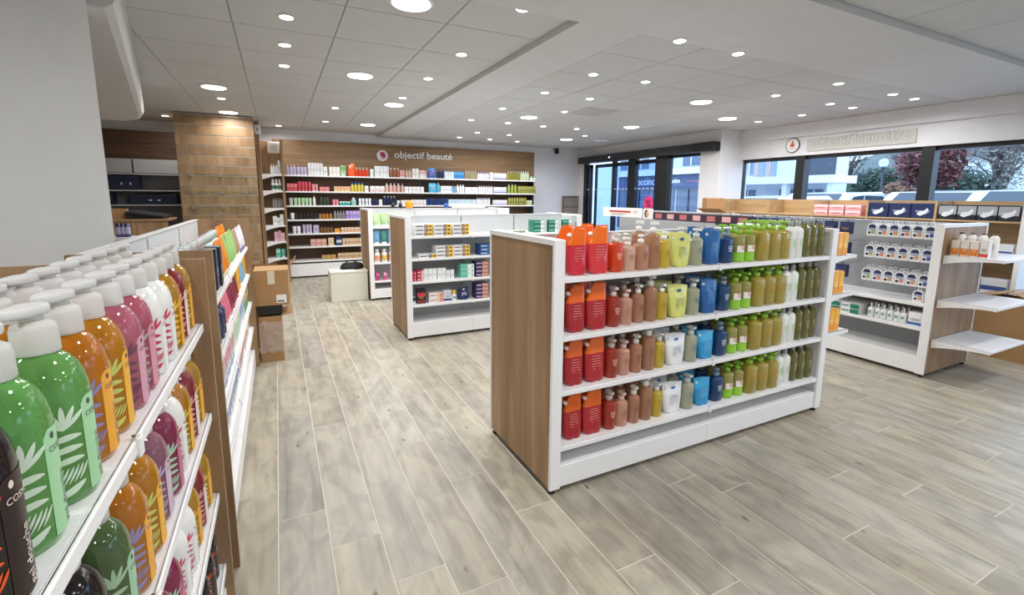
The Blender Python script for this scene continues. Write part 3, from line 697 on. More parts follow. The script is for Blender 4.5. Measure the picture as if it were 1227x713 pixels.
# ------------------------------------------------------------------ back wall rack with the wooden sign panel
sp = struct(bm('wall_panel', (-.02, 5.70, 10.255, 10.3, 0, 2.66), OAK_H))
g = thing('wall_rack', 'long white wall rack of cosmetics under the beauty sign', 'shelf', (.15, 9.86, 0))
BW = Unit(g, 'back wall rack')
ZB = [1.975, 1.672, 1.40, 1.133, .863, .607, .332]
DKB = mat('4a3d33', 'matte')
for k in range(4):
    a, b = 5.36*k/4, 5.36*(k+1)/4
    bm('back_panel', (a, b, .375, .392, .1, 1.96), WALNUT_AND_SHADE, g)  # dark brown back: shadow between the shelves is put into its colour
    for z in ZB: shelf_board(g, a+.001, b-.001, 0, .37, z)
    bm('plinth', (a+.001, b-.001, .01, .37, .03, .27), WHITE, g, b=.004)
    bm('slotted_upright', (a-.012, a+.012, .35, .375, .05, 1.98), SEAM, g)
bm('side_panel', (-.03, -.004, 0, .39, .02, 2.05), OAK_V, g); bm('side_panel', (5.364, 5.38, .1, .39, .02, 1.98), mat('3a3c40', 'plastic'), g)
L1 = lambda c: 310+c/3.961      # readings taken from two enlarged crops of the rack
L2 = lambda c: 470+c/6.483
def seg(a, b, p, n, f=L1): return (f(a), f(b), p, n)
B, TB, C, PB, J = bottle, tube, carton, pump, jar
s1 = [seg(135, 185, PB('lavender pump bottle', 'b8aed0', 'c4bcd8', .028, .2, kind='plastic', split=False), 3), seg(187, 235, TB('lavender tube', 'b3a9cc', 'd8d2e4', .034, .17), 3),
      seg(240, 310, C('tall white box', 'e6e8ea', .058, .05, .26, ink='9aa2ac'), 5), seg(310, 332, C('small white box', 'e9eaec', .07, .05, .17), 1), seg(338, 390, C('square white box', 'eceae6', .075, .05, .19, ink='c8a8a0'), 3),
      seg(390, 418, C('green and white box', 'b9d8b0', .09, .05, .2, front='6cae60'), 1), seg(460, 525, PB('orange-red bottle', 'd8401c', 'e8e0dc', .034, .2, kind='plastic', split=False), 4),
      seg(530, 550, C('short white box', 'eeeeee', .06, .05, .15), 1), seg(552, 620, C('white column box', 'e3e6ea', .055, .05, .23, ink='8aa0b8'), 5), seg(622, 672, B('brown bottle', '9a6048', 'f0ece8', .035, .2, .5, .14), 3)]
s1 += [seg(62, 100, TB('pale pink tube', 'e2a8a4', 'f0e4e2', .03, .17), 2, L2), seg(105, 150, PB('clear peach pump bottle', 'd8b8a0', 'c0c4c4', .034, .2, kind='plastic', split=False), 2, L2), seg(155, 210, C('white gift box', 'f0f0ee', .06, .05, .19), 2, L2),
       seg(212, 265, C('white box with pink print', 'f0ecea', .06, .05, .17, front='e0a0a8'), 3, L2), seg(345, 405, PB('navy pump bottle', '1c2c5c', '2a3c70', .036, .22, kind='plastic', split=False), 3, L2),
       seg(406, 480, B('white bottle with blue cap', 'dce8f2', '6a9cd0', .03, .19, .5, .12), 5, L2), seg(482, 555, C('bright blue box', '2f86cc', .055, .05, .17, front='5aa8e0'), 4, L2), seg(565, 655, PB('olive clear bottle', 'a39a78', 'c8cac4', .03, .21, kind='plastic', split=False), 5, L2),
       seg(660, 750, B('white bottle with violet cap', 'e4e4ee', '7a74a8', .03, .19, .6, .2), 5, L2), seg(755, 783, C('plain white box', 'ededee', .07, .05, .16), 1, L2), seg(785, 885, C('white box with violet band', 'e9e8ee', .06, .05, .15, band='5c5898'), 5, L2),
       seg(892, 990, B('olive bottle', '8f8f3c', 'd0d4b8', .026, .21, .4, .16), 6, L2), seg(992, 1060, B('pale green bottle', 'cfe0c4', 'f0f4ec', .027, .21, .4, .14), 4, L2), seg(1066, 1112, J('white jar with green lid', 'eef0ea', '9cc888', .04, .11), 2, L2)]
s2 = [seg(135, 185, C('coral red box', 'd8505c', .065, .05, .16, front='e88890'), 3), seg(187, 250, TB('red tube', 'c8404e', 'd86470', .036, .2), 4), seg(252, 283, TB('small pink tube', 'e08890', 'f0d8da', .034, .15), 2), seg(288, 335, C('low pink box', 'e48a8c', .085, .05, .09), 2),
      seg(358, 435, C('peach and yellow small box', 'e8c890', .06, .05, .11, front='f0a890'), 5), seg(437, 500, B('yellow bottle with blue cap', 'd8c450', '3c78b4', .03, .19, .5, .2), 4), seg(502, 522, C('square white pack', 'eeeeec', .07, .05, .12), 1),
      seg(528, 598, C('low white box with pink line', 'f0eceb', .09, .05, .12, band='e0a0a0'), 3), seg(600, 672, PB('clear pink bottle', 'e0b8ac', 'eeeae8', .034, .18, kind='plastic', split=False), 4)]
s2 += [seg(66, 92, PB('clear peach bottle', 'd8b49c', 'b8bcbc', .034, .19, kind='plastic', split=False), 1, L2), seg(95, 245, C('wide white box', 'edecec', .1, .05, .13, ink='c0a0a0'), 5, L2), seg(345, 372, B('turquoise bottle', '5cb8d4', 'd8eef4', .036, .21, .4, .14), 1, L2),
       seg(375, 460, C('plain white pack', 'e9ebed', .07, .05, .16), 4, L2), seg(462, 495, B('light blue bottle', '7cb4d8', 'e8f0f4', .03, .16, .5, .14), 2, L2), seg(497, 560, B('white lotion bottle', 'eceef0', 'dfe3e6', .034, .2, .4, .14), 3, L2), seg(565, 665, C('white pack with grey print', 'e6e8ec', .065, .05, .14), 6, L2),
       seg(668, 780, B('white bottle with grey cap', 'e9e9ee', 'a8a8b8', .03, .18, .6, .16), 6, L2), seg(785, 885, C('white pack with violet stripe', 'e6e6ee', .06, .05, .14, band='6a68a8'), 5, L2), seg(892, 968, B('lime olive bottle', '9cae48', 'dfe8c8', .034, .2, .5, .14), 3, L2), seg(972, 1112, C('olive green box', '97953e', .058, .05, .17, front='b0ae5c'), 7, L2)]
s3 = [seg(140, 160, TB('grey tube', 'c0c4c0', 'e8e8e8', .034, .16), 1), seg(163, 250, TB('light green tube', 'a8cca0', 'e0ecd8', .036, .16), 5), seg(253, 268, B('white pump flacon', 'e8ece8', 'd8dcd8', .03, .2, .4, .14), 1), seg(287, 332, B('dark green bottle', '3c4a38', '22261f', .034, .21, .4, .16), 3),
      seg(347, 377, TB('coral pink tube', 'e08088', 'f0c8cc', .034, .13), 2), seg(380, 432, J('teal jar', '3cb4b0', 'e4f2f0', .045, .09), 4), seg(435, 462, B('clear teal bottle', '9cc8c0', 'e8f0ee', .055, .17, .5, .2), 1), seg(470, 533, C('white box with blue edge', 'e8ecf0', .045, .05, .14, side='3c6aa0'), 4),
      seg(535, 562, B('navy bottle', '1c2a54', '101a3c', .03, .18, .5, .2), 2), seg(566, 586, C('blank white box', 'ecedee', .06, .05, .12), 1), seg(588, 650, B('dark navy bottle', '182448', 'd8dce4', .03, .19, .5, .14), 4), seg(652, 672, C('white flat box', 'eeeeee', .06, .05, .1), 1)]
s3 += [seg(66, 140, C('low white carton', 'f0efee', .09, .05, .12), 3, L2), seg(145, 260, C('white carton with pink line', 'f0eeed', .055, .05, .13, band='e8b8b8'), 6, L2), seg(265, 430, B('deep blue bottle', '1f3c78', '16284f', .034, .19, .5, .16), 8, L2),
       seg(432, 650, C('pale blue box', 'dbe6ee', .06, .05, .14, front='b8d4e4'), 12, L2), seg(652, 760, B('white flacon', 'eaeaee', 'c8c8d4', .03, .18, .6, .16), 6, L2), seg(780, 890, C('white and violet box', 'e4e4ee', .06, .05, .13, band='7c78b0'), 6, L2), seg(896, 1040, C('tall olive box', '8c8c38', .055, .05, .17, front='a8a654'), 7, L2), seg(1042, 1085, J('light green jar', 'c8d8a0', 'eef2e4', .04, .12), 2, L2)]
s4 = [seg(142, 163, TB('white tube', 'e8e8e6', 'c8c8c8', .036, .14), 1), seg(165, 270, J('black jar', '202226', '2c2e34', .04, .12), 6), seg(278, 343, B('amber bottle', 'a8742c', '2c2420', .036, .15, .45, .2), 4), seg(350, 405, B('grey bottle', '8c8a90', 'c8c8cc', .034, .18, .35, .2), 4), seg(408, 475, C('lilac box', 'a98cd0', .075, .05, .18, front='c0a8e0'), 4)]
s5 = [seg(147, 190, TB('white lavender tube', 'd8d4e4', 'eeecf4', .04, .16), 2), seg(197, 243, TB('tall lavender tube', 'b4acc8', 'e0dcea', .04, .19), 3), seg(248, 277, C('lavender box', 'b8b0d0', .1, .05, .16), 1), seg(280, 343, B('brown amber bottle', '7c5430', '2a211c', .036, .15, .45, .2), 4), seg(350, 378, C('orange box', 'e89c30', .1, .05, .08), 1), seg(382, 474, C('peach box', 'dcb090', .065, .05, .11, front='e8c8b0'), 6)]
s6 = [seg(231, 310, C('salmon pink box', 'd6a294', .11, .05, .155, front='e0b4a8'), 3), seg(312, 350, C('beige cream box', 'e0c8a4', .1, .05, .155), 1), seg(355, 383, C('navy and white stacked box', '2a4068', .1, .05, .18, front='e0e4ec', fz=(.3, .6)), 1), seg(386, 480, C('sand coloured box', 'cfae86', .065, .05, .15, front='dcc4a4'), 6)]
s7 = [seg(282, 352, C('tan kraft box', 'c0985c', .095, .05, .1), 3), seg(360, 480, C('kraft beige box', 'c8a87c', .06, .05, .13, front='d8c0a0'), 8)]
NMS = ['top shelf', 'second shelf', 'third shelf', 'fourth shelf', 'fifth shelf', 'sixth shelf', 'seventh shelf']
for nm, z, sg in zip(NMS, ZB, (s1, s2, s3, s4, s5, s6, s7)):
    it = []
    for a, b, p, n in sg:
        xa, xb = atY(a, 230, 9.93).x-.15, atY(b, 230, 9.93).x-.15; it += spread(xa, xb, p, n)
    fill(BW, nm, z, it, .07, group='cosmetics on the back wall rack')
for nm, X0, z, p, lab in ((0, atY(421, 205, 9.95).x, 1.975, pouch('orange refill bag', 'e8581c', 'ec6a28', .14, .25, .07, cut=1), 'orange refill bag beside the orange bottles, top shelf of back wall rack'),
                          (0, atY(517, 208, 9.95).x, 1.975, pouch('blue refill bag', '1f5aa8', '2866b4', .17, .22, .07, cut=0, foil=True), 'shiny blue refill bag, top shelf of the back wall rack'),
                          (0, atY(518, 223, 9.95).x, 1.672, pouch('cyan refill bag', '3cb0d8', '58c0e2', .17, .2, .07, cut=0, foil=True), 'shiny cyan refill bag, second shelf of the back wall rack')):
    put(p, X0, 9.94, z+.0005, 0, lab)
# round logo and raised letters on the wood
o = thing('beauty_sign', 'round white logo and raised white letters objectif beauté on wood', 'sign', (2.04, 10.253, 2.43))
MB().prism([(.112*math.cos(2*PI*k/32), .112*math.sin(2*PI*k/32)) for k in range(32)], -.02, 0, mat('efe9ea', 'plastic')).obj('logo_disc', o)
q = MB(); pk_ = mat('b83c68', 'matte')
for cx_, cz_, a, b in ((.012, .03, .05, .042), (-.03, .055, .022, .02), (.03, -.012, .045, .035), (-.02, .0, .03, .022)):
    q.prism([(cx_+a*math.cos(2*PI*k/18), cz_+b*math.sin(2*PI*k/18)) for k in range(18)], -.0225-.001*a, -.019, pk_)
q.obj('logo_mark', o); bm('logo_caption', (-.045, .045, -.0215, -.0195, -.065, -.05), pk_, o)
me = text_mesh('objectif beauté', .2, .008, mt=mat('f6f6f6', 'plastic'), bold=.002); xs = [v.co.x for v in me.vertices]; k_ = 1.29/(max(xs)-min(xs))
t = ob('lettering', me, o, (.245, -.012, -.03)); t.rotation_euler = (PI/2, 0, 0); t.scale = (k_, .92*k_ if k_ < 1 else 1, 1)

# ------------------------------------------------------------------ narrow corner rack and slatted column beside it
g = thing('corner_rack', 'narrow oak rack with arched white shelves left of the cosmetics wall', 'shelf', (-.19, 9.45, 0))
bm('back_panel', (-.02, .34, .36, .385, 0, 2.56), OAK_V, g); bm('side_panel', (-.075, -.02, -.02, .39, 0, 2.84), OAK_V, g); bm('side_panel', (.295, .335, .02, .36, 0, 2.56), OAK_V, g)
CR = Unit(g, 'narrow corner rack')
ZR_ = [1.965, 1.675, 1.365, 1.06, .765, .465]
for z in ZR_: end_shelf(g, -.02, .295, 0, .35, z, 'x+', drop=.10, th=.03)
prods = [[B('white bottle', 'e8eaee', 'dfe3ea', .019, .17, .5, .15)]*3+[C('tall white carton', 'eceef0', .04, .05, .24)], [B('white and green bottle', 'e0e6e2', 'f0f2f0', .03, .2, .6, .3, label='46705c')]*3,
         [PB('silver pump bottle', '8c8c8e', 'c8c8ca', .019, .17, kind='plastic', split=False)]*4, [C('white cosmetic box', 'e6e7ea', .07, .05, .16), C('pale grey cosmetic box', 'cfd2d8', .07, .05, .13), C('white gift carton', 'f0f0f2', .06, .05, .19)],
         [C('pale pink box', 'e0b4bc', .055, .05, .17), C('soft pink box', 'd8a4b0', .055, .05, .19), C('rose box', 'e6c4c8', .055, .05, .15)], [C('mint green box', '6cc4a8', .07, .05, .16, front='a8e0cc'), TB('aqua tube', '58b8b0', 'e4f2f0', .032, .15)]]
for nm, z, ps in zip(NMS, ZR_, prods):
    n = len(ps); fill(CR, nm, z, [(.11+(.17)*(k+.5)/n, p) for k, p in enumerate(ps)], .08, jig=.004)
o = thing('thermostat', 'white square control panel high on the narrow corner rack', 'thermostat', (.0, 9.80, 2.35))
bm('case', (-.10, .10, -.03, 0, 0, .20), WHITE, o, b=.006); bm('screen', (-.05, .055, -.033, -.03, .06, .16), mat('cfd2d4', 'plastic'), o)
g = thing('slat_wall', 'oak slatted display column with metal grooves up to the ceiling', 'display wall', (-1.34, 8.9, 0))
bm('core', (.01, 1.06, .025, 1.38, 0, 2.845), OAK_V, g)
sl = MB().bbox(0, 1.07, 0, .02, 0, .143, OAK_V, .002).mesh('slat'); sr = MB().box(0, 1.07, .008, .022, 0, .012, mat('d8d8d6', 'metal')).mesh('groove_rail')
for k in range(18): ob('slat', sl, g, (0, 0, .04+k*.155)); ob('groove_rail', sr, g, (0, 0, .04+k*.155+.143))
for z in (1.905, 1.64, 1.40):
    sh = bm('glass_shelf', (.08, 1.05, -.16, -.005, z, z+.008), mat('f0f8f5', 'glass'), g)
    for x in (.16, .55, .9): bm('shelf_bracket', (x-.02, x+.02, -.05, 0, z-.03, z), mat('c9cccc', 'metal'), sh)
o = thing('alarm_box', 'small white alarm box at the top of the slatted column', 'alarm', (-.235, 9.06, 2.60)); bm('case', (-.03, .06, -.05, .05, 0, .14), WHITE, o, b=.006); bm('lens', (.0, .03, -.054, -.05, .04, .09), mat('9a9ca0', 'gloss'), o)

# ------------------------------------------------------------------ near-left rack with the patterned shower-gel bottles
g = thing('gondola_shelf', 'white rack of patterned shower gel bottles at the left edge', 'shelf', (-.245, .15, 0), PI/2)
ZL = [1.165, .842, .535, .25]
gondola(g, 1.71, .72, 1.385, ZL, nseg=2, ends=(0, 0), plinth=.15, feet=False)
NL = Unit(g, 'near left rack')
e = bm('end_panel', (1.712, 1.735, -.012, .86, .0, 1.385), OAK_V, g); bm('inset_panel', (1.704, 1.712, .04, .84, .02, 1.36), OAK_V, e)
R0 = .0495
def cyl(a, z, r=R0*1.012): return (r*math.cos(a), r*math.sin(a), z)
def petal(q, a, z, L, W, ang, mt, bend=0):
    """one leaf of the printed pattern, laid on the round bottle as a ladder of small quads"""
    n = 7; v = []
    for i in range(n+1):
        t_ = i/n; wd = W*math.sin(PI*(t_*.92+.04))**.8*(.6+.4*t_); s = t_*L
        an = ang+bend*t_; x, y = s*math.cos(an), s*math.sin(an); nx, ny = -math.sin(an), math.cos(an)
        for sg in (-1, 0, 1): v.append(cyl(a+(x+nx*sg*wd/2)/R0, max(.010, min(.150, z+y+ny*sg*wd/2))))
    f = []
    for i in range(n):
        for k in (0, 1): f.append((3*i+k, 3*i+k+1, 3*i+k+4, 3*i+k+3))
    q.add(v, f, mt, True)
def wrap_text(txt, size, a0, z0, ink, vert=False):
    me = text_mesh(txt, size, 0, 'lettering', mat(ink, 'matte'))
    for v in me.vertices:
        x, y = v.co.x, v.co.y
        if vert: x, y = -y, x
        v.co = cyl(a0+x/R0, z0+y, R0*1.03)
    me.update(); return me
GP = {}
def gel(desc, liquid, leaf, lab, ink='5a4a52', dense=0):
    if desc in GP: return GP[desc]
    r = R0; sd = len(GP); rnd = random.Random(sd+5)
    b = MB().lathe([(r*.80, 0), (r*.93, .003), (r, .012), (r, .150), (r*.985, .164), (r*.93, .180), (r*.82, .195), (r*.66, .207), (r*.5, .214), (r*.44, .217)], mat(liquid, 'gloss' if liquid in ('1a1416', 'e8e8e4') else 'liquid'), 28)
    c = MB(); cm = mat('f1f1ef', 'frost')
    c.lathe([(r*.50, .216), (r*.52, .219), (r*.50, .250), (r*.46, .257), (r*.30, .262)], cm, 20); c.lathe([(r*.24, .262), (r*.22, .272)], cm, 12)
    hp = [(r*(.36 if ca < 9 else .3)*math.cos(2*PI*k/16), r*.40*math.sin(2*PI*k/16)) for k, ca in ((k, 0) for k in range(16))]
    hp = [(x*(2.6 if x < 0 else 1.1), y*(.8 if x < 0 else 1)) for x, y in hp]
    c.rings([[(x*s_, y*s_, z) for x, y in hp] for z, s_ in ((.270, .9), (.273, 1), (.281, 1), (.284, .9))], cm, smooth=True)
    # dip tube seen through the liquid
    l = MB(); a0, a1 = -PI/2-.12, -PI/2+1.15; n = 14; v = []
    for i in range(n+1):
        a = a0+(a1-a0)*i/n; e_ = min(i, n-i); zt = .150-(.010 if e_ == 0 else .003 if e_ == 1 else 0)
        for z in (.012, .08, zt): v.append(cyl(a, z, r*1.010))
    l.add(v, [(3*i+k, 3*i+3+k, 3*i+4+k, 3*i+1+k) for i in range(n) for k in (0, 1)], mat(lab, 'plastic'), True)
    pr = MB(); lm = mat(leaf, 'plastic')
    for s0 in (3.66, 2.78, 1.90):
        at = lambda d: s0+d/R0
        for k in range(5): petal(pr, at(.022), .112, .034, .0085, PI/2+(k-2)*.44, lm)                     # fan
        for k in range(3): petal(pr, at(.001), .096-.0165*k, .041, .0115, .32, lm, -.25)                  # three curved leaves
        for k in range(6): petal(pr, at(.0015+.0062*k), .030+.001*k, .030-.001*k, .0042, .95, lm, .1)     # slanted stripes
        petal(pr, at(.002), .017, .040, .013, .10, lm, .25)
    parts = [('body', b.mesh('body')), ('pump', c.mesh('pump')), ('label', l.mesh('label')), ('leaf_print', pr.mesh('leaf_print'))]
    lm_ = MB(); lm_.add([cyl(-PI/2+.16+.07*math.cos(2*PI*k/10), .140+.0045*math.sin(2*PI*k/10), r*1.02) for k in range(10)], [tuple(range(10))], mat(ink, 'matte'))
    parts += [('emblem', lm_.mesh('emblem')), ('brand_lettering', wrap_text('COSMET', .0105, -PI/2-.02, .120, ink)), ('name_lettering', wrap_text('gel douche', .0165, -PI/2+.46, .018, ink, True))]
    GP[desc] = Proto('shower_gel_bottle', desc, 'bottle', parts, 2*r, 2*r, .284); return GP[desc]
dkb = gel('black bottle with orange flowers', '1a1416', 'd8541c', '2a1c1a', 'e8d8d0'); gg = gel('green shower gel bottle', '86d070', 'd3e4d0', 'a6d8a8')
og = gel('orange gel bottle with violet leaves', 'f09a1c', '9388b4', 'eeaa3c'); oy = gel('amber gel bottle with pale green leaves', 'f0a818', 'c4cc6c', 'f0b43c')
pg = gel('pink gel bottle', 'e88aa0', '6c4258', 'd8a2b8'); pr_ = gel('pink gel bottle with grey leaves', 'e07890', 'b0a8a4', 'd898a8')
wg = gel('white gel bottle with red leaves', 'e8e8e4', 'cc3a5c', 'eceaea'); yg = gel('golden gel bottle', 'ecb430', 'f0c050', 'e8a830'); rg_ = gel('dark red gel bottle', 'b83c3c', 'e0a0a0', 'e8d8d0')
dg = gel('dark green gel bottle', '6a8c54', 'a0c0a0', '9cc8a4'); mv = gel('mauve gel bottle', 'c08098', 'b0a8c8', 'd0b8cc'); pm_ = gel('plum gel bottle with mint leaves', 'b83a68', 'a8ccb4', 'c06a8c')
Y1 = [.632, .742, .850, .957, 1.062, 1.167, 1.270, 1.373, 1.476, 1.580, 1.685, 1.793]
r1 = [dkb, gg, gg, og, oy, pg, pr_, wg, wg, yg, rg_, yg]
Y2 = [.72, .83, .94, 1.05, 1.16, 1.27, 1.380, 1.484, 1.587, 1.690, 1.793]
r2 = [gg, dkb, dg, og, oy, mv, pm_, wg, oy, rg_, yg]
r3 = [dg, og, oy, mv, pm_, pm_, wg, wg, yg, rg_, yg]; r4 = [dg, og, oy, mv, pm_, wg, wg, dkb, dkb, dkb, dkb]
for nm, z, Yl, ps in (('top shelf', ZL[0], Y1, r1), ('second shelf', ZL[1], Y2, r2), ('third shelf', ZL[2], Y2, r3), ('lowest shelf', ZL[3], Y2, r4)):
    fill(NL, nm, z, [(y-.15, p) for y, p in zip(Yl, ps)], .068, back=.118 if z > .8 else None, group='shower gel bottles on the near left rack', jig=.02, turn=-.30, scale_z=1 if z > .8 else (.92 if z > .5 else .86))

# ------------------------------------------------------------------ second left rack
g = thing('gondola_shelf', 'single-sided left rack of tubes between two oak end panels', 'shelf', (-.258, 2.17, 0), PI/2)
ZM = [1.139, .888, .630, .393]
gondola(g, 2.66, .40, 1.385, ZM, nseg=3, ends=(0, 0), plinth=.17, both=False, feet=False)
LR = Unit(g, 'left tube rack')
bm('end_panel', (-.024, -.001, -.018, .42, 0, 1.385), OAK_V, g); bm('end_panel', (2.661, 2.685, -.018, .42, 0, 1.385), OAK_V, g)
nbx = C('tall navy box', '1c2438', .09, .07, .20, front='26304a', split=True, ink='a8b0c0')
ot = TB('orange tube', 'e88a10', 'd8d0c0', .036, .215, split=True); gt = TB('pale green tube', '9cc878', 'e8ece4', .036, .215, split=True); wtb = TB('white tube with violet end', 'e0dce6', '5c5088', .036, .2, split=True)
wcb = B('white bottle with silver cap', 'e8eaec', 'd0d4d6', .034, .205, .6, .25, split=True); kt = TB('brown tube', 'b08a70', 'e8e0d8', .036, .2, split=True)
fill(LR, 'top shelf', ZM[0], [(.10, nbx), (.30, nbx), (.50, nbx), (.62, nbx)]+spread(.72, 1.15, ot, 4)+spread(1.15, 1.75, gt, 6)+spread(1.75, 2.1, kt, 4)+spread(2.1, 2.6, wtb, 5), .055)
fill(Unit(g, 'left tube rack, inner row'), 'top shelf', ZM[0], spread(.2, 1.9, wcb, 16)+spread(1.9, 2.5, ot, 5), .17, group='bottles at the back of the left tube rack')
nb2 = B('navy bottle', '232f55', '1a2340', .036, .19, .55, .18, split=True); pt = TB('rose pink tube', 'd86c84', 'f0e0e4', .036, .2, split=True); bt = TB('burgundy tube', '7c1c34', '9c3c50', .036, .2, split=True)
yt = C('yellow box', 'e8b020', .07, .05, .18, split=True); bl_ = TB('light blue tube', '6aa8d4', 'e8eef4', .036, .19, split=True); gt2 = C('green and peach box', '5c9c68', .07, .05, .16, front='e8a878', split=True)
fill(LR, 'second shelf', ZM[1], spread(.05, .65, nb2, 6)+spread(.65, 1.0, pt, 4)+spread(1.0, 1.6, bt, 7)+spread(1.6, 1.95, yt, 4)+spread(1.95, 2.3, bl_, 4)+spread(2.3, 2.62, yt, 3), .055)
fb = C('white box with floral print', 'ece4e4', .07, .05, .17, front='c8788c', band='7c9cc4', split=True); fg = C('white and green box', 'e6eae4', .07, .05, .16, front='a8c8a0', split=True)
fill(LR, 'third shelf', ZM[2], spread(.05, 1.0, fb, 11)+spread(1.0, 1.6, fg, 7)+spread(1.6, 2.1, C('blue and white box', 'dfe6f0', .07, .05, .17, front='5c8cc4', split=True), 6)+spread(2.1, 2.6, gt2, 6), .055)
fill(LR, 'lowest shelf', ZM[3], spread(.05, 1.2, C('white box with blue label', 'e8eaee', .08, .05, .15, front='4c7cb4', split=True), 12)+spread(1.2, 1.9, C('white box with red label', 'ece6e4', .08, .05, .15, front='c8444c', split=True), 7)+spread(1.9, 2.6, C('white box with orange label', 'ece8e2', .08, .05, .15, front='d8944c', split=True), 7), .055)

# ------------------------------------------------------------------ right island: hooks with hanging packs, end shelves
g = thing('gondola_shelf', 'white island on the right with hanging packs and three empty end shelves', 'shelf', (5.12, 6.75, 0), -PI/2)
LRG = 4.80
gondola(g, LRG, .86, 1.387, [.672, .452], nseg=5, ends=(0, 1), plinth=.185, back_wood=GREYB)
RG = Unit(g, 'right island')
for z in (1.118, .722, .355): end_shelf(g, LRG-.06, LRG-.001, .02, .03, z, 'x+') if 0 else None
for k_, z in enumerate((1.118, .722, .355)):
    # shelves stick out of the near end, along the rack's own +x
    end_shelf(g, LRG, LRG+.39, .07, .80, z, 'x+', drop=.075)
hm = mat('b9bdc2', 'metal')
pk1 = hangpack('white hanging pack, tan picture', '27335c', 'd09a6c'); pk2 = hangpack('white hanging pack, green picture', '27335c', '9cb070'); pk3 = hangpack('white hanging pack, blue picture', '27335c', '3c5ca4'); pk4 = hangpack('white hanging pack, pink picture', '27335c', 'd89080')
rowsp = [('top hook row', 1.245, [1054, 1066, 1077.5, 1090, 1107.5, 1121], [pk2, pk4, pk1, pk4, pk1, pk3], 280), ('middle hook row', 1.035, [1051.5, 1063.5, 1076, 1091, 1106, 1118], [pk2, pk4, pk1, pk1, pk1, pk3], 308), ('lower hook row', .805, [1046.5, 1059.5, 1071, 1084, 1097.5, 1111], [pk2, pk4, pk1, pk4, pk1, pk3], 338)]
HK = MB().tube((0, 0, 0), (0, .36, 0), .003, hm, 6).mesh('hook')
for nm, z, pxs, ps, py in rowsp:
    ys_ = [atX(px, py, 5.22).y for px in pxs]; ys_[5] = max(ys_[5], 2.072)
    for k in range(4, -1, -1): ys_[k] = max(ys_[k], ys_[k+1]+.0925)
    for k, (y, p) in enumerate(zip(ys_, ps)):
        xl = 6.75-y; ob('hook', HK, g, (xl, .06, z+.135))
        nth = len(ys_)-1-k if k > 5 else 5-k
        for dpt in range(2):
            c = RG.w(xl, .105+.085*dpt, z); wd = 'front' if dpt == 0 else 'rear'
            put(p, c.x, c.y, c.z, -PI/2, f'{p.desc}, {ORD[k if k < 6 else k]} along the {nm}, {wd} one', 'packs hanging on the right island')
c = RG.w(6.75-max(2.075, atX(1101, 357, 5.22).y), .10, .6725); put(pk1, c.x, c.y, c.z, -PI/2, 'single white pack standing below the three hook rows').scale = (.95, .95, .86)
# farther along: dark blister packs hung in three rows
dk = hangpack('navy hanging pack', '1c2444', 'c88c58')
nvp = carton('navy hanging carton', '1e2850', .11, .05, .125, front='2c3a6c', ink='c8a070', split=True, hang=True)
for r_, z in enumerate((1.245, 1.035, .805)):
    for k in range(11):
        y = 2.78+.155*k; c = RG.w(6.75-y, .11, z)
        ob('hook', HK, g, (6.75-y, .06, z+.135))
        put(nvp, c.x, c.y, c.z, -PI/2, f'navy hanging carton, {ORD[10-k]} from the far end, {("top", "middle", "lower")[r_]} hook row of right island', 'navy cartons on the right island')
gwb = flatbox('white carton with dark green stripe', 'e6eae8', '1f7a66', '1f7a66', .17, .16, .05, ink='1f7a66')
for k in range(2):
    for j in range(2):
        c = RG.w(6.75-(2.80-.18*k), .10, .4525+j*.0512); put(gwb, c.x, c.y, c.z, -PI/2, f'white carton with dark green stripe, {("left", "right")[k]} stack, {("bottom", "upper")[j]} one', 'green striped cartons')
    for j in range(2):
        c = RG.w(6.75-(2.80-.18*k), .28, .4525+j*.0512); put(gwb, c.x, c.y, c.z, -PI/2, f'white carton with dark green stripe behind the {("left", "right")[k]} stack, {("bottom", "upper")[j]} one', 'green striped cartons')
drp = B('small white dropper bottle', 'eef0f0', 'f4f4f4', .026, .135, .32, .28, label='e2e8e6', split=True, ink='3c8a78')
ys_ = [atX(px, 375, 5.20).y for px in (1043, 1051, 1059, 1067, 1075.5, 1083)]
fill(RG, 'lower shelf', .4525, [(6.75-y, drp) for y in ys_], .09, back=.08, group='white dropper bottles')
wbx = carton('white carton with blue lower half', 'e9ebee', .11, .09, .125, band='2c68b0', front='f2f2f2', split=True)
c = RG.w(6.75-atX(1098, 385, 5.20).y, .10, .4525); o = put(wbx, c.x, c.y, c.z, -PI/2, 'white carton with blue band on the right island, beside the post')
# boxes on the topmost end shelf
obx = carton('white bottle carton with orange lower half', 'ece6dc', .056, .056, .135, front='e8842a', fz=(.08, .52), ink='f4d0a8', split=True)
obx2 = carton('white carton with red panel', 'ede8e2', .056, .056, .15, front='f0ece8', band='d8503c', split=True)
for k in range(3): put(obx, 5.265, 1.900-.062*k, 1.1185, -PI/2, f'white and orange small carton, {ORD[k]} from the post, on top end shelf', 'small cartons on the end shelf')
put(obx2, 5.265, 1.712, 1.1185, -PI/2, 'white and red small carton beside the orange ones on top end shelf')
wbt = B('white bottle with dark neck', 'efece6', '4a4440', .032, .20, .5, .06, split=True)
for k in range(4): put(wbt, 5.345+.01*k, 1.905-.068*k, 1.1185, -PI/2, f'white bottle behind the orange cartons, {ORD[k]} from the post', 'white bottles on the end shelf')
for k in range(3): put(obx2, 5.43+.02*k, 1.90-.064*k, 1.1185, -PI/2, f'white and red carton in the rear row, {ORD[k]} from the post', 'small cartons on the end shelf')
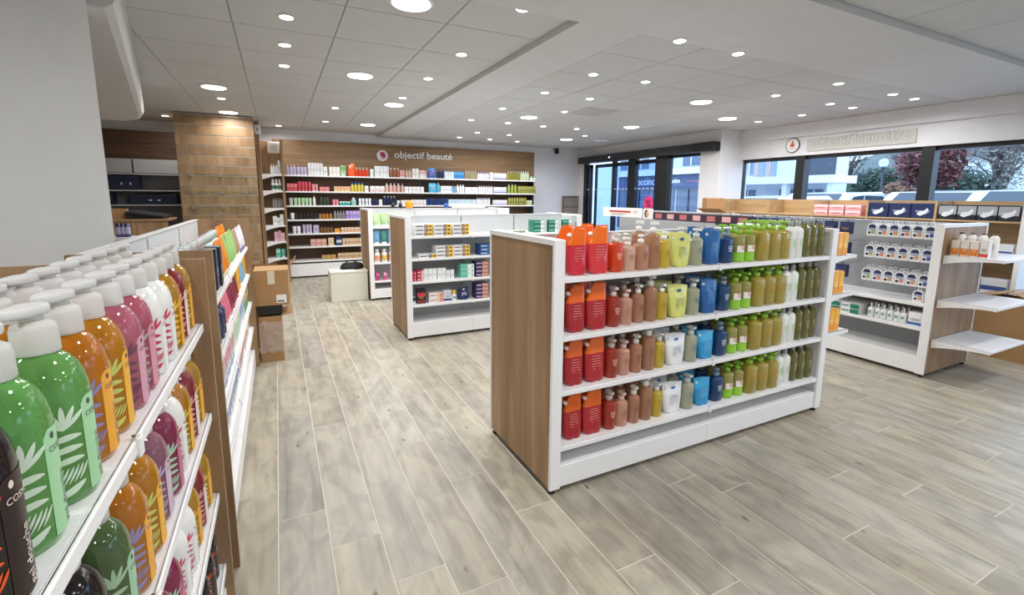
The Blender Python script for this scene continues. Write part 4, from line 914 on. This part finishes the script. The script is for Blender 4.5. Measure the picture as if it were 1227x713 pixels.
# promotional boards standing along the far top of the right island
o = thing('promo_board', 'white promotional board with red bar on the right island top', 'sign', (5.14, 6.72, 1.28), -PI/2)
bm('board', (0, .98, 0, .012, 0, .15), mat('efeeec', 'plastic'), o); bm('red_bar', (.18, .72, -.002, 0, .07, .10), mat('c0392f', 'plastic'), o)
for k in range(3): bm('text_line', (.78, .78+.12-.02*k, -.002, 0, .10-.02*k, .106-.02*k), mat('9a9690', 'plastic'), o)
for k in range(2): bm('text_line', (.22, .62-.08*k, -.002, 0, .045-.02*k, .053-.02*k), mat('8a8680', 'plastic'), o)
o = thing('promo_board', 'narrow board with printed portrait of dark-haired face', 'sign', (5.14, 5.70, 1.27), -PI/2)
bm('board', (0, .20, 0, .012, 0, .16), mat('ece8e4', 'plastic'), o)
MB().prism([(.07+.04*math.cos(2*PI*k/20), .08+.06*math.sin(2*PI*k/20)) for k in range(20)], -.002, 0, mat('2a1c18', 'matte')).obj('printed_hair', o)
MB().prism([(.09+.028*math.cos(2*PI*k/20), .078+.045*math.sin(2*PI*k/20)) for k in range(20)], -.004, -.002, mat('d2a488', 'matte')).obj('printed_face', o)
o = thing('promo_board', 'long dark plum display strip with pink panels on the right island', 'sign', (5.14, 5.48, 1.27), -PI/2)
bm('board', (0, 1.7, 0, .012, 0, .11), mat('3a2838', 'plastic'), o)
for k in range(7): bm('pink_panel', (.05+.24*k, .05+.24*k+.13, -.002, 0, .02, .09), mat('d8a8a8' if k % 2 else 'b86c70', 'plastic'), o)

# ------------------------------------------------------------------ oak wall shelf under the windows, packs on it
g = thing('wall_shelf', 'oak pigeonhole shelf running under the shop windows', 'shelf', (7.2, 6.0, 0), -PI/2)
WS = Unit(g, 'window shelf'); LW = 3.93
bm('back_panel', (0, LW, .385, .40, 0, 1.585), OAK_L, g); bm('top_board', (0, LW, .02, .40, 1.565, 1.585), OAK_L, g) if 0 else None
for y in (5.98, 5.05, 4.33, 3.60, 2.85): bm('divider', (6.0-y-.012, 6.0-y+.012, 0, .385, 0, 1.585), OAK_L, g)
bm('side_panel', (LW-.02, LW+.025, -.02, .40, 0, 1.585), WHITE, g)
for z in (.2, .55, .95, 1.365): bm('shelf', (.012, LW-.02, .01, .385, z-.02, z), OAK_L if z > 1 else WHITE, g)
pkp = carton('pink and white hygiene pack', 'e8a4a4', .20, .16, .075, front='f0dcdc', ink='c84058', split=True)
rpk = carton('large red and white pack', 'd86078', .26, .16, .14, front='f0e0e2', fz=(.6, .95), ink='b02840', split=True)
for k in range(3):
    for j in range(2): c = WS.w(1.78+.22*k, .09, 1.3655+j*.0765); put(pkp, c.x, c.y, c.z, -PI/2, f'pink and white hygiene pack, {ORD[k]} stack from the divider, {("lower", "upper")[j]} one', 'pink packs on the window shelf')
c = WS.w(2.27, .268, 1.3655); put(rpk, c.x, c.y, c.z, -PI/2, 'larger red pack behind the pink ones on the window shelf')
bpk = carton('navy pad box with white swoosh', '1e2c58', .235, .15, .185, ink='e8ecf4', split=True)
def swoosh(o, w_=.1):
    MB().prism([(-.06, .05), (-.02, .03), (.04, .06), (.06, .11), (.045, .13), (.02, .10), (-.03, .085)], -.0775, -.0755, mat('e6ecf4', 'plastic')).obj('white_swoosh', o)
for k in range(3):
    c = WS.w(2.545+.245*k-.02, .09, 1.3655); o = put(bpk, c.x, c.y, c.z, -PI/2, f'navy pad box with white swoosh, {ORD[k]} from the left in its pigeonhole', 'navy pad boxes'); swoosh(o)
dbk = carton('charcoal pad box with grey picture', '20222e', .17, .15, .175, front='a8acb0', fz=(.35, .92), ink='e8ecf4', split=True)
for k in range(4): c = WS.w(3.26+.178*k, .09, 1.3655); o = put(dbk, c.x, c.y, c.z, -PI/2, f'charcoal pad box with grey picture, {ORD[k]} from the left under the window', 'charcoal pad boxes'); swoosh(o)
lb = carton('white and blue hygiene pack', 'dfe4ec', .22, .16, .16, front='3c5ca0', fz=(.2, .5), split=True)
for i, z in enumerate((.95, .55)):
    for k in range(3): c = WS.w(3.30+.23*k, .11, z+.0005); put(lb, c.x, c.y, c.z, -PI/2, f'white and blue hygiene pack, {ORD[k]} from left, {("third", "fourth")[i]} level of window shelf', 'white packs on the window shelf')

# ------------------------------------------------------------------ cardboard cartons
KI = mat('8a6844', 'card'); TAPE = mat('d8cdb8', 'gloss'); PAPER = mat('ecebe6', 'matte')
def kraft(label, loc, rz, W, D, H, flaps=(), tape=True, lab=True, tilt=0):
    o = thing('cardboard_box', label, 'cardboard box', loc, rz)
    t_ = .006; b = MB()
    b.box(-W/2, W/2, -D/2, D/2, 0, t_, KRAFT); b.box(-W/2, W/2, -D/2, -D/2+t_, t_, H, KRAFT); b.box(-W/2, W/2, D/2-t_, D/2, t_, H, KRAFT)
    b.box(-W/2, -W/2+t_, -D/2+t_, D/2-t_, t_, H, KRAFT); b.box(W/2-t_, W/2, -D/2+t_, D/2-t_, t_, H, KRAFT); b.obj('carton_body', o)
    for sd, ang, ln in flaps:
        # ang: 0 = closed flat, 90 = upright, 180 = folded back
        a = math.radians(ang); q = MB()
        if sd in 'LR':
            s_ = -1 if sd == 'L' else 1; x0 = s_*W/2; dx, dz = -s_*math.cos(a)*ln, math.sin(a)*ln
            q.add([(x0, -D/2, H), (x0, D/2, H), (x0+dx, D/2, H+dz), (x0+dx, -D/2, H+dz), (x0, -D/2, H+t_), (x0, D/2, H+t_), (x0+dx, D/2, H+dz+t_), (x0+dx, -D/2, H+dz+t_)], [(0, 1, 2, 3), (7, 6, 5, 4), (0, 4, 5, 1), (1, 5, 6, 2), (2, 6, 7, 3), (3, 7, 4, 0)], KRAFT)
        else:
            s_ = -1 if sd == 'F' else 1; y0 = s_*D/2; dy, dz = -s_*math.cos(a)*ln, math.sin(a)*ln
            q.add([(-W/2, y0, H), (W/2, y0, H), (W/2, y0+dy, H+dz), (-W/2, y0+dy, H+dz), (-W/2, y0, H+t_), (W/2, y0, H+t_), (W/2, y0+dy, H+dz+t_), (-W/2, y0+dy, H+dz+t_)], [(0, 1, 2, 3), (7, 6, 5, 4), (0, 4, 5, 1), (1, 5, 6, 2), (2, 6, 7, 3), (3, 7, 4, 0)], KRAFT)
        q.obj('flap', o)
    if tape: MB().box(-.03, .03, -D/2-.001, -D/2, H*.62, H, TAPE).obj('packing_tape', o)
    if lab: s_ = MB(); s_.box(W*.12, W*.42, -D/2-.0012, -D/2, H*.06, H*.30, PAPER); s_.box(W*.15, W*.35, -D/2-.0016, -D/2-.0012, H*.09, H*.13, mat('3a3a3c', 'matte')); s_.obj('shipping_label', o)
    return o
lo = kraft('lower cardboard box wrapped in shiny clear film on the floor', (-.125, 5.10, 0), 0, .20, .36, .45, (('R', 172, .1),), tape=False, lab=False)
q = MB(); n = 9; v = []
fm = mat('cfcfcb', 'frost'); 
wrapm = bpy.data.materials.new('stretch_film'); wrapm.use_nodes = True; nt = wrapm.node_tree; b_ = nt.nodes['Principled BSDF']; b_.inputs['Alpha'].default_value = .28; b_.inputs['Roughness'].default_value = .12; b_.inputs['Base Color'].default_value = (.8, .8, .8, 1); b_.inputs['Specular IOR Level'].default_value = 1
rnd = random.Random(4)
for i in range(n+1):
    for j in range(13): v.append((-.104+.208*i/n, -.186+rnd.uniform(-.014, .002), .10+.30*j/12+rnd.uniform(-.010, .010)))
q.add(v, [(i*13+j, (i+1)*13+j, (i+1)*13+j+1, i*13+j+1) for i in range(n) for j in range(12)], wrapm); q.obj('stretch_film', lo)
o = thing('plastic_tray', 'shallow black plastic tray between the two stacked cardboard boxes', 'tray', (-.125, 5.10, .4605))
MB().rings([[(x*s_, y*s_, z) for x, y in ((-.11, -.18), (.11, -.18), (.11, .18), (-.11, .18))] for z, s_ in ((0, .9), (.085, 1.0))], mat('18181a', 'plastic')).obj('tray_body', o)
MB().bbox(-.115, .115, -.185, .185, .085, .097, mat('202022', 'plastic'), .004).obj('tray_rim', o)
kraft('upper cardboard box with open side flap and shipping label', (-.085, 5.10, .558), -.06, .29, .38, .33, (('F', 8, .17), ('B', 8, .17), ('R', 125, .12)))
kraft('thin open cardboard box squeezed behind the stacked boxes', (-.18, 5.56, 0), 0, .28, .3, .8, (('L', 95, .1), ('F', 110, .1)), tape=False, lab=False)
kraft('large cardboard box on the floor behind the right end shelves', (6.78, 2.62, 0), .05, .62, .6, .62, (('F', 2, .29), ('B', 2, .29)), lab=False)
kraft('tilted open cardboard box heaped on the large right one', (6.66, 2.66, .640), .35, .42, .36, .26, (('L', 150, .2), ('F', 120, .16), ('R', 140, .18)), lab=False)
kraft('second large cardboard box at the right wall', (6.78, 1.90, 0), -.03, .6, .66, .58, (('F', 20, .3), ('B', 15, .3)), lab=False)
kraft('tall cardboard box under the small one by the white column', (6.80, 5.62, 0), .0, .42, .5, .70, (('F', 0, .24), ('B', 0, .24)), lab=False)
kraft('middle cardboard box of the pile by the white column', (6.80, 5.62, .708), .06, .40, .46, .66, (('F', 0, .22), ('B', 0, .22), ('L', 160, .16)), lab=False)
kraft('small cardboard box on top of pile by the white column', (6.80, 5.80, 1.392), -.5, .30, .22, .19, (('F', 6, .11), ('B', 6, .11)), tape=False, lab=False)

# ------------------------------------------------------------------ brown board by the door
o = thing('leaning_board', 'taupe framed board leaning against the back wall by the door', 'board', (6.72, 10.25, .0))
bm('board_face', (-.19, .30, -.02, 0, 0, 1.62), mat('8f857c', 'matte'), o); bm('board_rail', (-.19, .30, -.03, -.02, 1.58, 1.62), mat('6a615a', 'matte'), o); bm('board_rail', (-.19, .30, -.03, -.02, 1.33, 1.36), mat('6a615a', 'matte'), o); bm('board_stile', (-.19, -.16, -.03, -.02, 0, 1.62), mat('6a615a', 'matte'), o)

# ------------------------------------------------------------------ dark service corner behind the counter
struct(bm('trim_3', (-4.5, -1.36, 10.2, 10.3, 2.185, 2.665), WALNUT_AND_SHADE))
g = thing('wall_cabinet', 'row of pale cabinets and open shelves in the dark service corner', 'cabinet', (-4.4, 10.0, 0))
bm('back_panel', (0, 3.0, .27, .29, 0, 2.185), mat('8a8b8e', 'paint'), g)
for k in range(4): bm('cabinet_door', (.02+.75*k, .75*k+.745, .02, .26, 1.95, 2.18), mat('b9b9b8', 'lacquer'), g, b=.004)
for z in (1.94, 1.665, 1.42): bm('shelf', (0, 3.0, .0, .27, z-.02, z), mat('c8c8c8', 'lacquer'), g)
NAV = mat('232b44', 'plastic')
for k, (x, z, wd, h, lb_) in enumerate(((-2.28, 1.6655, .42, .24, 'stacked dark navy case on the upper service shelf'), (-1.90, 1.4205, .66, .17, 'wide navy case with white marks on the service shelf'), (-2.62, 1.4205, .36, .2, 'navy case beside the white pillar edge'))):
    o = thing('navy_case', lb_, 'case', (x, 10.10, z)); bm('case_body', (-wd/2, wd/2, -.08, .12, 0, h), NAV, o, b=.012); bm('case_lid', (-wd/2-.005, wd/2+.005, -.085, .125, h*.7, h*.76), mat('1a2036', 'plastic'), o, b=.004)
    for j in range(2): bm('white_mark', (-wd*.1+.12*j, -.02+.12*j, -.0815, -.08, h*.35, h*.5), mat('c8ccd8', 'matte'), o)
g = thing('service_counter', 'oak service counter in the dark back-left corner', 'counter', (-3.6, 8.2, 0))
bm('counter_front', (0, 2.18, 0, .03, 0, 1.22), OAK_V, g); bm('counter_top', (-.02, 2.2, -.02, .6, 1.22, 1.25), OAK_H, g, b=.004)
o = thing('laptop_case', 'black folder lying tilted on the service counter', 'case', (-1.66, 8.4, 1.2515), -.12)
q = MB(); q.rings([[(-.22, -.15, .02), (.22, -.15, .02), (.22, .15, .02), (-.22, .15, .02)], [(-.23, -.16, .10), (.23, -.16, .03), (.23, .16, .05), (-.23, .16, .13)]], mat('15171d', 'plastic')); q.box(-.2, .2, -.14, .14, 0, .02, mat('15171d', 'plastic')); q.obj('shell', o); bm('edge_strip', (-.2, .2, -.152, -.15, .022, .032), mat('6a6e78', 'metal'), o)
kraft('small cardboard box on the dark service counter', (-2.02, 8.42, 1.2505), .1, .22, .2, .14, (('L', 120, .1),), tape=False, lab=False)
zc = atY(148, 284, 4.7).z
for k in range(3):
    p = atY(143.5+5*k, 284, 4.7); o = thing('tin_can', f'small violet tin can, {ORD[k]} from the left beside the white pillar', 'can', (p.x, 4.7, zc))
    MB().lathe([(.019, 0), (.020, .003), (.020, .105), (.018, .108)], mat('5c5a7c', 'metal'), 14).obj('can_body', o); MB().lathe([(.0204, .025), (.0204, .08)], mat('a8a4c0', 'plastic'), 14, cap=(0, 0)).obj('can_label', o)
o = thing('service_shelf', 'low white stand behind the left tube rack carrying cans', 'shelf', (-1.35, 4.6, 0)); bm('board', (0, .5, 0, .22, zc-.025, zc-.0006), WHITE, o); bm('support', (.02, .48, .02, .20, 0, zc-.025), WHITE, o)

# ------------------------------------------------------------------ sign above the windows
o = thing('wellness_sign', 'grey-beige sign panel with faint outlined letters above the windows', 'sign', (7.645, 4.78, 2.345), -PI/2)
bm('sign_panel', (0, 1.44, -.012, 0, 0, .19), mat('c5c4be', 'paint'), o)
me = text_mesh('objectif bien-être', .2, .003, mt=mat('d6d5cf', 'paint'), bold=.0); xs = [v.co.x for v in me.vertices]; k_ = 1.28/(max(xs)-min(xs))
me2 = text_mesh('objectif bien-être', .2, .002, mt=mat('98978f', 'matte'), bold=.005)
for mm, yy in ((me2, -.0125), (me, -.014)): t = ob('lettering', mm, o, (.08, yy, .06)); t.rotation_euler = (PI/2, 0, 0); t.scale = (k_, 1, 1)
o = thing('wellness_logo', 'round white logo with dark ring and orange figure above window', 'sign', (7.645, 5.02, 2.46), -PI/2)
MB().prism([(.118*math.cos(2*PI*k/32), .118*math.sin(2*PI*k/32)) for k in range(32)], -.012, 0, mat('55565a', 'plastic')).obj('logo_ring', o)
MB().prism([(.104*math.cos(2*PI*k/32), .104*math.sin(2*PI*k/32)) for k in range(32)], -.016, -.012, mat('ededeb', 'plastic')).obj('logo_disc', o)
q = MB(); om = mat('d8512c', 'matte')
for cx_, cz_, a, b in ((0, .055, .014, .018), (0, .022, .024, .02), (0, -.006, .042, .018), (0, .005, .015, .03)): q.prism([(cx_+a*math.cos(2*PI*k/16), cz_+b*math.sin(2*PI*k/16)) for k in range(16)], -.0185-.01*a, -.016, om)
q.obj('logo_figure', o); bm('logo_caption', (-.05, .05, -.0175, -.016, -.055, -.043), mat('b8aca6', 'matte'), o)

# ------------------------------------------------------------------ outside: ground, buildings, trees, cars
struct(bm('ground_outside', (7.9, 70, -40, 60, -.4, -.15), mat('8f969c', 'matte')))
FA = mat('dfe6ee', 'paint'); FB = mat('b8c4d4', 'paint'); SHP = mat('4a5a7c', 'paint'); GLD = mat('56657c', 'gloss')
o = thing('shop_building', 'grey-blue shop front across the street with white lettered fascia', 'building', (15, 13.4, -.15))
bm('facade', (.2, .7, 0, 12, 0, 7), FB, o); bm('fascia', (0, .2, 0, 12, 2.15, 2.66), SHP, o); bm('canopy_slab', (-.25, .2, 0, 12, 2.70, 2.95), FA, o)
for k in range(8):
    wn = bm('shop_window', (.16, .2, .1+1.48*k, 1.46+1.48*k, .3, 2.1), GLD, o); bm('mullion', (.12, .2, .1+1.48*k+.66, .1+1.48*k+.70, .3, 2.1), mat('2c3440', 'plastic'), wn)
    w2 = bm('upper_window', (.16, .2, .3+1.48*k, 1.2+1.48*k, 3.05, 4.4), GLD, o); bm('window_bar', (.13, .2, .3+1.48*k+.43, .3+1.48*k+.47, 3.05, 4.4), FA, w2)
t = ob('lettering', text_mesh('occino', .46, .01, mt=mat('eef4fa', 'plastic')), o, (-.02, 3.75, 2.30)); t.rotation_euler = (PI/2, 0, -PI/2)
for k, hh in enumerate((.16, .12, .14, .12, .15, .12)): bm('sign_block', (-.02, 0, 1.95-.16*k, 2.07-.16*k, 2.36, 2.36+hh), mat('dfe6f0', 'plastic'), o)
bm('red_stripe', (-.02, 0, .1, .75, 2.40, 2.43), mat('c86a64', 'plastic'), o)
o = thing('apartment_building', 'white apartment block with balconies seen through left window', 'building', (22, 12.1, -.15))
bm('wall', (1.5, 2.6, 1.2, 8.5, 0, 9), FA, o); bm('balcony_slab', (-.2, 1.5, .2, 8.5, 2.45, 2.78), mat('f2f5f8', 'paint'), o)
bm('parapet', (-.2, -.1, 1.6, 2.9, 2.78, 3.8), mat('e8eef2', 'paint'), o)
for k in range(14): bm('railing_slat', (-.2, -.17, .2+.1*k, .29+.1*k, 2.8, 3.6), mat('5a626e', 'plastic'), o)
for y in (.3, 2.4, 4.9): bm('column', (-.1, .2, y, y+.25, 0, 2.45), FA, o)
for k, y in enumerate((1.6, 3.0, 5.2, 6.6)):
    wn = bm('window', (1.45, 1.5, y, y+.9, 3.0, 5.0), mat('7a8ca6', 'gloss'), o); bm('window_frame', (1.40, 1.45, y+.42, y+.48, 3.0, 5.0), FA, wn)
    wn = bm('ground_window', (1.45, 1.5, y, y+.8, .8, 2.2), mat('6c7890', 'gloss'), o); bm('window_frame', (1.40, 1.45, y+.38, y+.43, .8, 2.2), FA, wn)
for k in range(6): bm('brick_panel', (1.44, 1.5, 3.3+.36*k, 3.58+.36*k, 2.9, 5.5), mat('b8a8a0' if k % 2 else '8ca0bc', 'matte'), o)
o = thing('far_house', 'pale house behind the bare trees at the right', 'building', (48, 12.0, -.15)); bm('wall', (0, 5, 0, 7, 0, 5), FA, o)
for y in (1.0, 3.0, 5.0): wn = bm('window', (-.05, 0, y, y+.9, 2.6, 3.8), mat('4a5460', 'gloss'), o); bm('window_frame', (-.08, -.05, y+.42, y+.48, 2.6, 3.8), FA, wn)
MB().prism([(-.4, 5), (7.4, 5), (3.5, 7.2)], -.3, 5.3, mat('6c6a70', 'matte'), 'x').obj('roof', o)
BARK = mat('5c5550', 'matte')
def tree(name, label, loc, h, cr, cz, cols, n, leafs=.14, branches=14, seed=1, squash=1.0):
    rnd = random.Random(seed); o = thing(name, label, 'tree' if 'hedge' not in name else 'hedge', loc); q = MB()
    q.tube((0, 0, 0), (.05, .05, cz*.75), .13*h/6, BARK, 8, .08*h/6)
    for k in range(branches):
        a = rnd.uniform(0, 2*PI); z0 = cz*rnd.uniform(.5, .95); e_ = (cr*rnd.uniform(.4, .95)*math.cos(a), cr*rnd.uniform(.4, .95)*math.sin(a), cz+rnd.uniform(-.2, .9)*cr*squash)
        m_ = (e_[0]*.45+rnd.uniform(-.1, .1), e_[1]*.45, (z0+e_[2])/2+.1)
        q.tube((.03, .03, z0), m_, .045*h/6, BARK, 5, .03*h/6); q.tube(m_, e_, .03*h/6, BARK, 5, .008)
        for s_ in range(3):
            f = (m_[0]+(e_[0]-m_[0])*.5, m_[1]+(e_[1]-m_[1])*.5, m_[2]+(e_[2]-m_[2])*.5)
            q.tube(f, (f[0]+rnd.uniform(-.5, .5)*cr*.6, f[1]+rnd.uniform(-.5, .5)*cr*.6, f[2]+rnd.uniform(.0, .6)*cr*.6), .014*h/6, BARK, 4, .004)
    q.obj('trunk', o)
    if n:
        l = MB(); ms = [mat(c, 'matte') for c in cols]
        for k in range(n):
            d_ = Vector((rnd.gauss(0, 1), rnd.gauss(0, 1), rnd.gauss(0, 1))).normalized()*cr*rnd.uniform(.35, 1)**.6*rnd.uniform(.85, 1.05)
            c = Vector((d_.x, d_.y, cz+d_.z*squash)); u = Vector((rnd.gauss(0, 1), rnd.gauss(0, 1), rnd.gauss(0, 1))).normalized(); v_ = u.orthogonal().normalized()
            s_ = leafs*rnd.uniform(.6, 1.3); l.add([c-u*s_, c+v_*s_*.5, c+u*s_, c-v_*s_*.5], [(0, 1, 2, 3)], rnd.choice(ms))
        l.obj('foliage', o)
    return o
tree('copper_tree', 'copper-leaved round tree outside the right window', (20.3, 8.35, -.15), 5, 1.0, 3.0, ('6a3a3c', '7c4a48', '8a5c58', '5a3034'), 3200, .10, 12, 2)
tree('hedge_shrub', 'dark evergreen shrub left of the copper tree', (31, 15.0, -.15), 4, 1.7, 1.9, ('2e4438', '3a5244', '26382f'), 2200, .18, 4, 3)
tree('hedge_shrub', 'evergreen shrub beside the white apartment block', (31.5, 18.4, -.15), 4, 1.6, 2.0, ('34493c', '40584a', '2a3c32'), 2200, .18, 4, 5)
tree('hedge_shrub', 'low evergreen shrub behind the copper tree', (31, 11.4, -.15), 4, 1.8, 1.6, ('2c4036', '3a5244'), 2000, .18, 4, 8)
tree('autumn_bush', 'rusty brown bush in front of the dark shrubs', (28.4, 12.9, -.15), 3, .8, 1.9, ('8a6450', '9c7660', '6f5244'), 1100, .12, 6, 9)
for k, (x, y, h, s_, lb_) in enumerate(((36, 19.6, 9, 11, 'tall bare tree above the evergreen shrubs'), (36, 15.6, 9, 12, 'bare tree just left of the thick window post'), (36, 11.6, 9, 13, 'bare tree right of the copper tree'), (41, 17.6, 9, 14, 'bare tree farthest back beyond the shrubs'), (43, 13.6, 9, 15, 'bare tree near the far pale house'), (27, 7.4, 8, 16, 'bare tree at the right edge of window'))):
    tree('bare_tree', lb_, (x, y, -.15), h, 1.9, 4.4, ('6c7068', '7c8078', '8a8c84'), 700, .10, 30, s_, 1.4)
hl = MB(); rnd = random.Random(2); pts = []
for i in range(25):
    for j in range(2): pass
hm_ = mat('7d8a88', 'matte')
hp = [(-15+3.5*i, 5.5+3.0*math.sin(i*.7)+1.5*math.sin(i*1.9)) for i in range(25)]
hl.prism([(-15, -.4)]+[(69, -.4)]+list(reversed(hp)), 58, 66, hm_, 'x'); struct(hl.obj('hill_outside'))
def car(label, loc, rz, col, s_=1.15):
    o = thing('parked_car', label, 'car', loc, rz); cm_ = mat(col, 'gloss')
    body = [(-2.1, .35), (2.1, .35), (2.15, .6), (2.05, .85), (1.2, .98), (.55, 1.45), (-.9, 1.5), (-1.75, 1.02), (-2.1, .95)]
    def sec(y, k_): return [(x, y, (z if z < .9 else .9+(z-.9)*k_)) for x, z in body]
    MB().rings([sec(-.85, .92), sec(-.78, 1.0), sec(.78, 1.0), sec(.85, .92)], cm_).obj('car_body', o)
    wm = mat('36424f', 'gloss')
    for y in (-.862, .852):
        MB().prism([(-1.45, 1.0), (-.85, 1.38), (.0, 1.40), (.0, 1.0)], y, y+.01, wm).obj('side_window', o); MB().prism([(.06, 1.0), (.06, 1.40), (.5, 1.36), (1.0, 1.0)], y, y+.01, wm).obj('side_window', o)
    MB().add([(1.17, -.7, 1.02), (1.17, .7, 1.02), (.61, .62, 1.44), (.61, -.62, 1.44)], [(0, 1, 2, 3)], wm).obj('windscreen', o)
    for x in (-1.3, 1.35):
        for y in (-.87, .67):
            wq = MB().tube((x, y, .33), (x, y+.2, .33), .33, BLACK, 16).obj('wheel', o); MB().tube((x, y-.005, .33), (x, y+.205, .33), .19, mat('b8bcc0', 'metal'), 12).obj('hub_cap', wq)
    o.scale = (s_, s_, s_); return o
car('white parked car below the apartment block', (18.6, 10.55, -.15), PI, 'e8eef4', 1.34)
car('pale parked car seen left of the first window post', (12.6, 8.8, -.15), PI, 'dfe8f0', 1.22)
car('silver parked car left of the thick window post', (24.6, 10.9, -.15), PI, 'c2ccd8', 1.34)
car('white parked car right of the copper tree', (16.2, 6.1, -.15), PI, 'e6edf4', 1.34)
car('light blue parked car at the right window edge', (14.2, 3.6, -.15), PI, 'cfdfee', 1.34)
o = thing('street_lamp', 'street lamp with round white globe outside the window', 'lamp post', (21.6, 10.4, -.15))
MB().tube((0, 0, 0), (0, 0, 3.05), .05, mat('4a5058', 'metal'), 8, .035).obj('lamp_pole', o); MB().lathe([(.04, 3.0), (.13, 3.05), (.17, 3.17), (.13, 3.29), (.03, 3.33)], mat('f2f4f2', 'frost'), 16).obj('lamp_globe', o)
o = thing('concrete_pier', 'pale blue-white wall pier just outside the sliding door', 'wall', (9.3, 11.8, -.15))
bm('pier_body', (0, .3, 0, 1.3, 0, 4.6), FA, o, b=.02); bm('pier_cap', (-.04, .34, -.04, 1.34, 4.6, 4.7), FB, o)
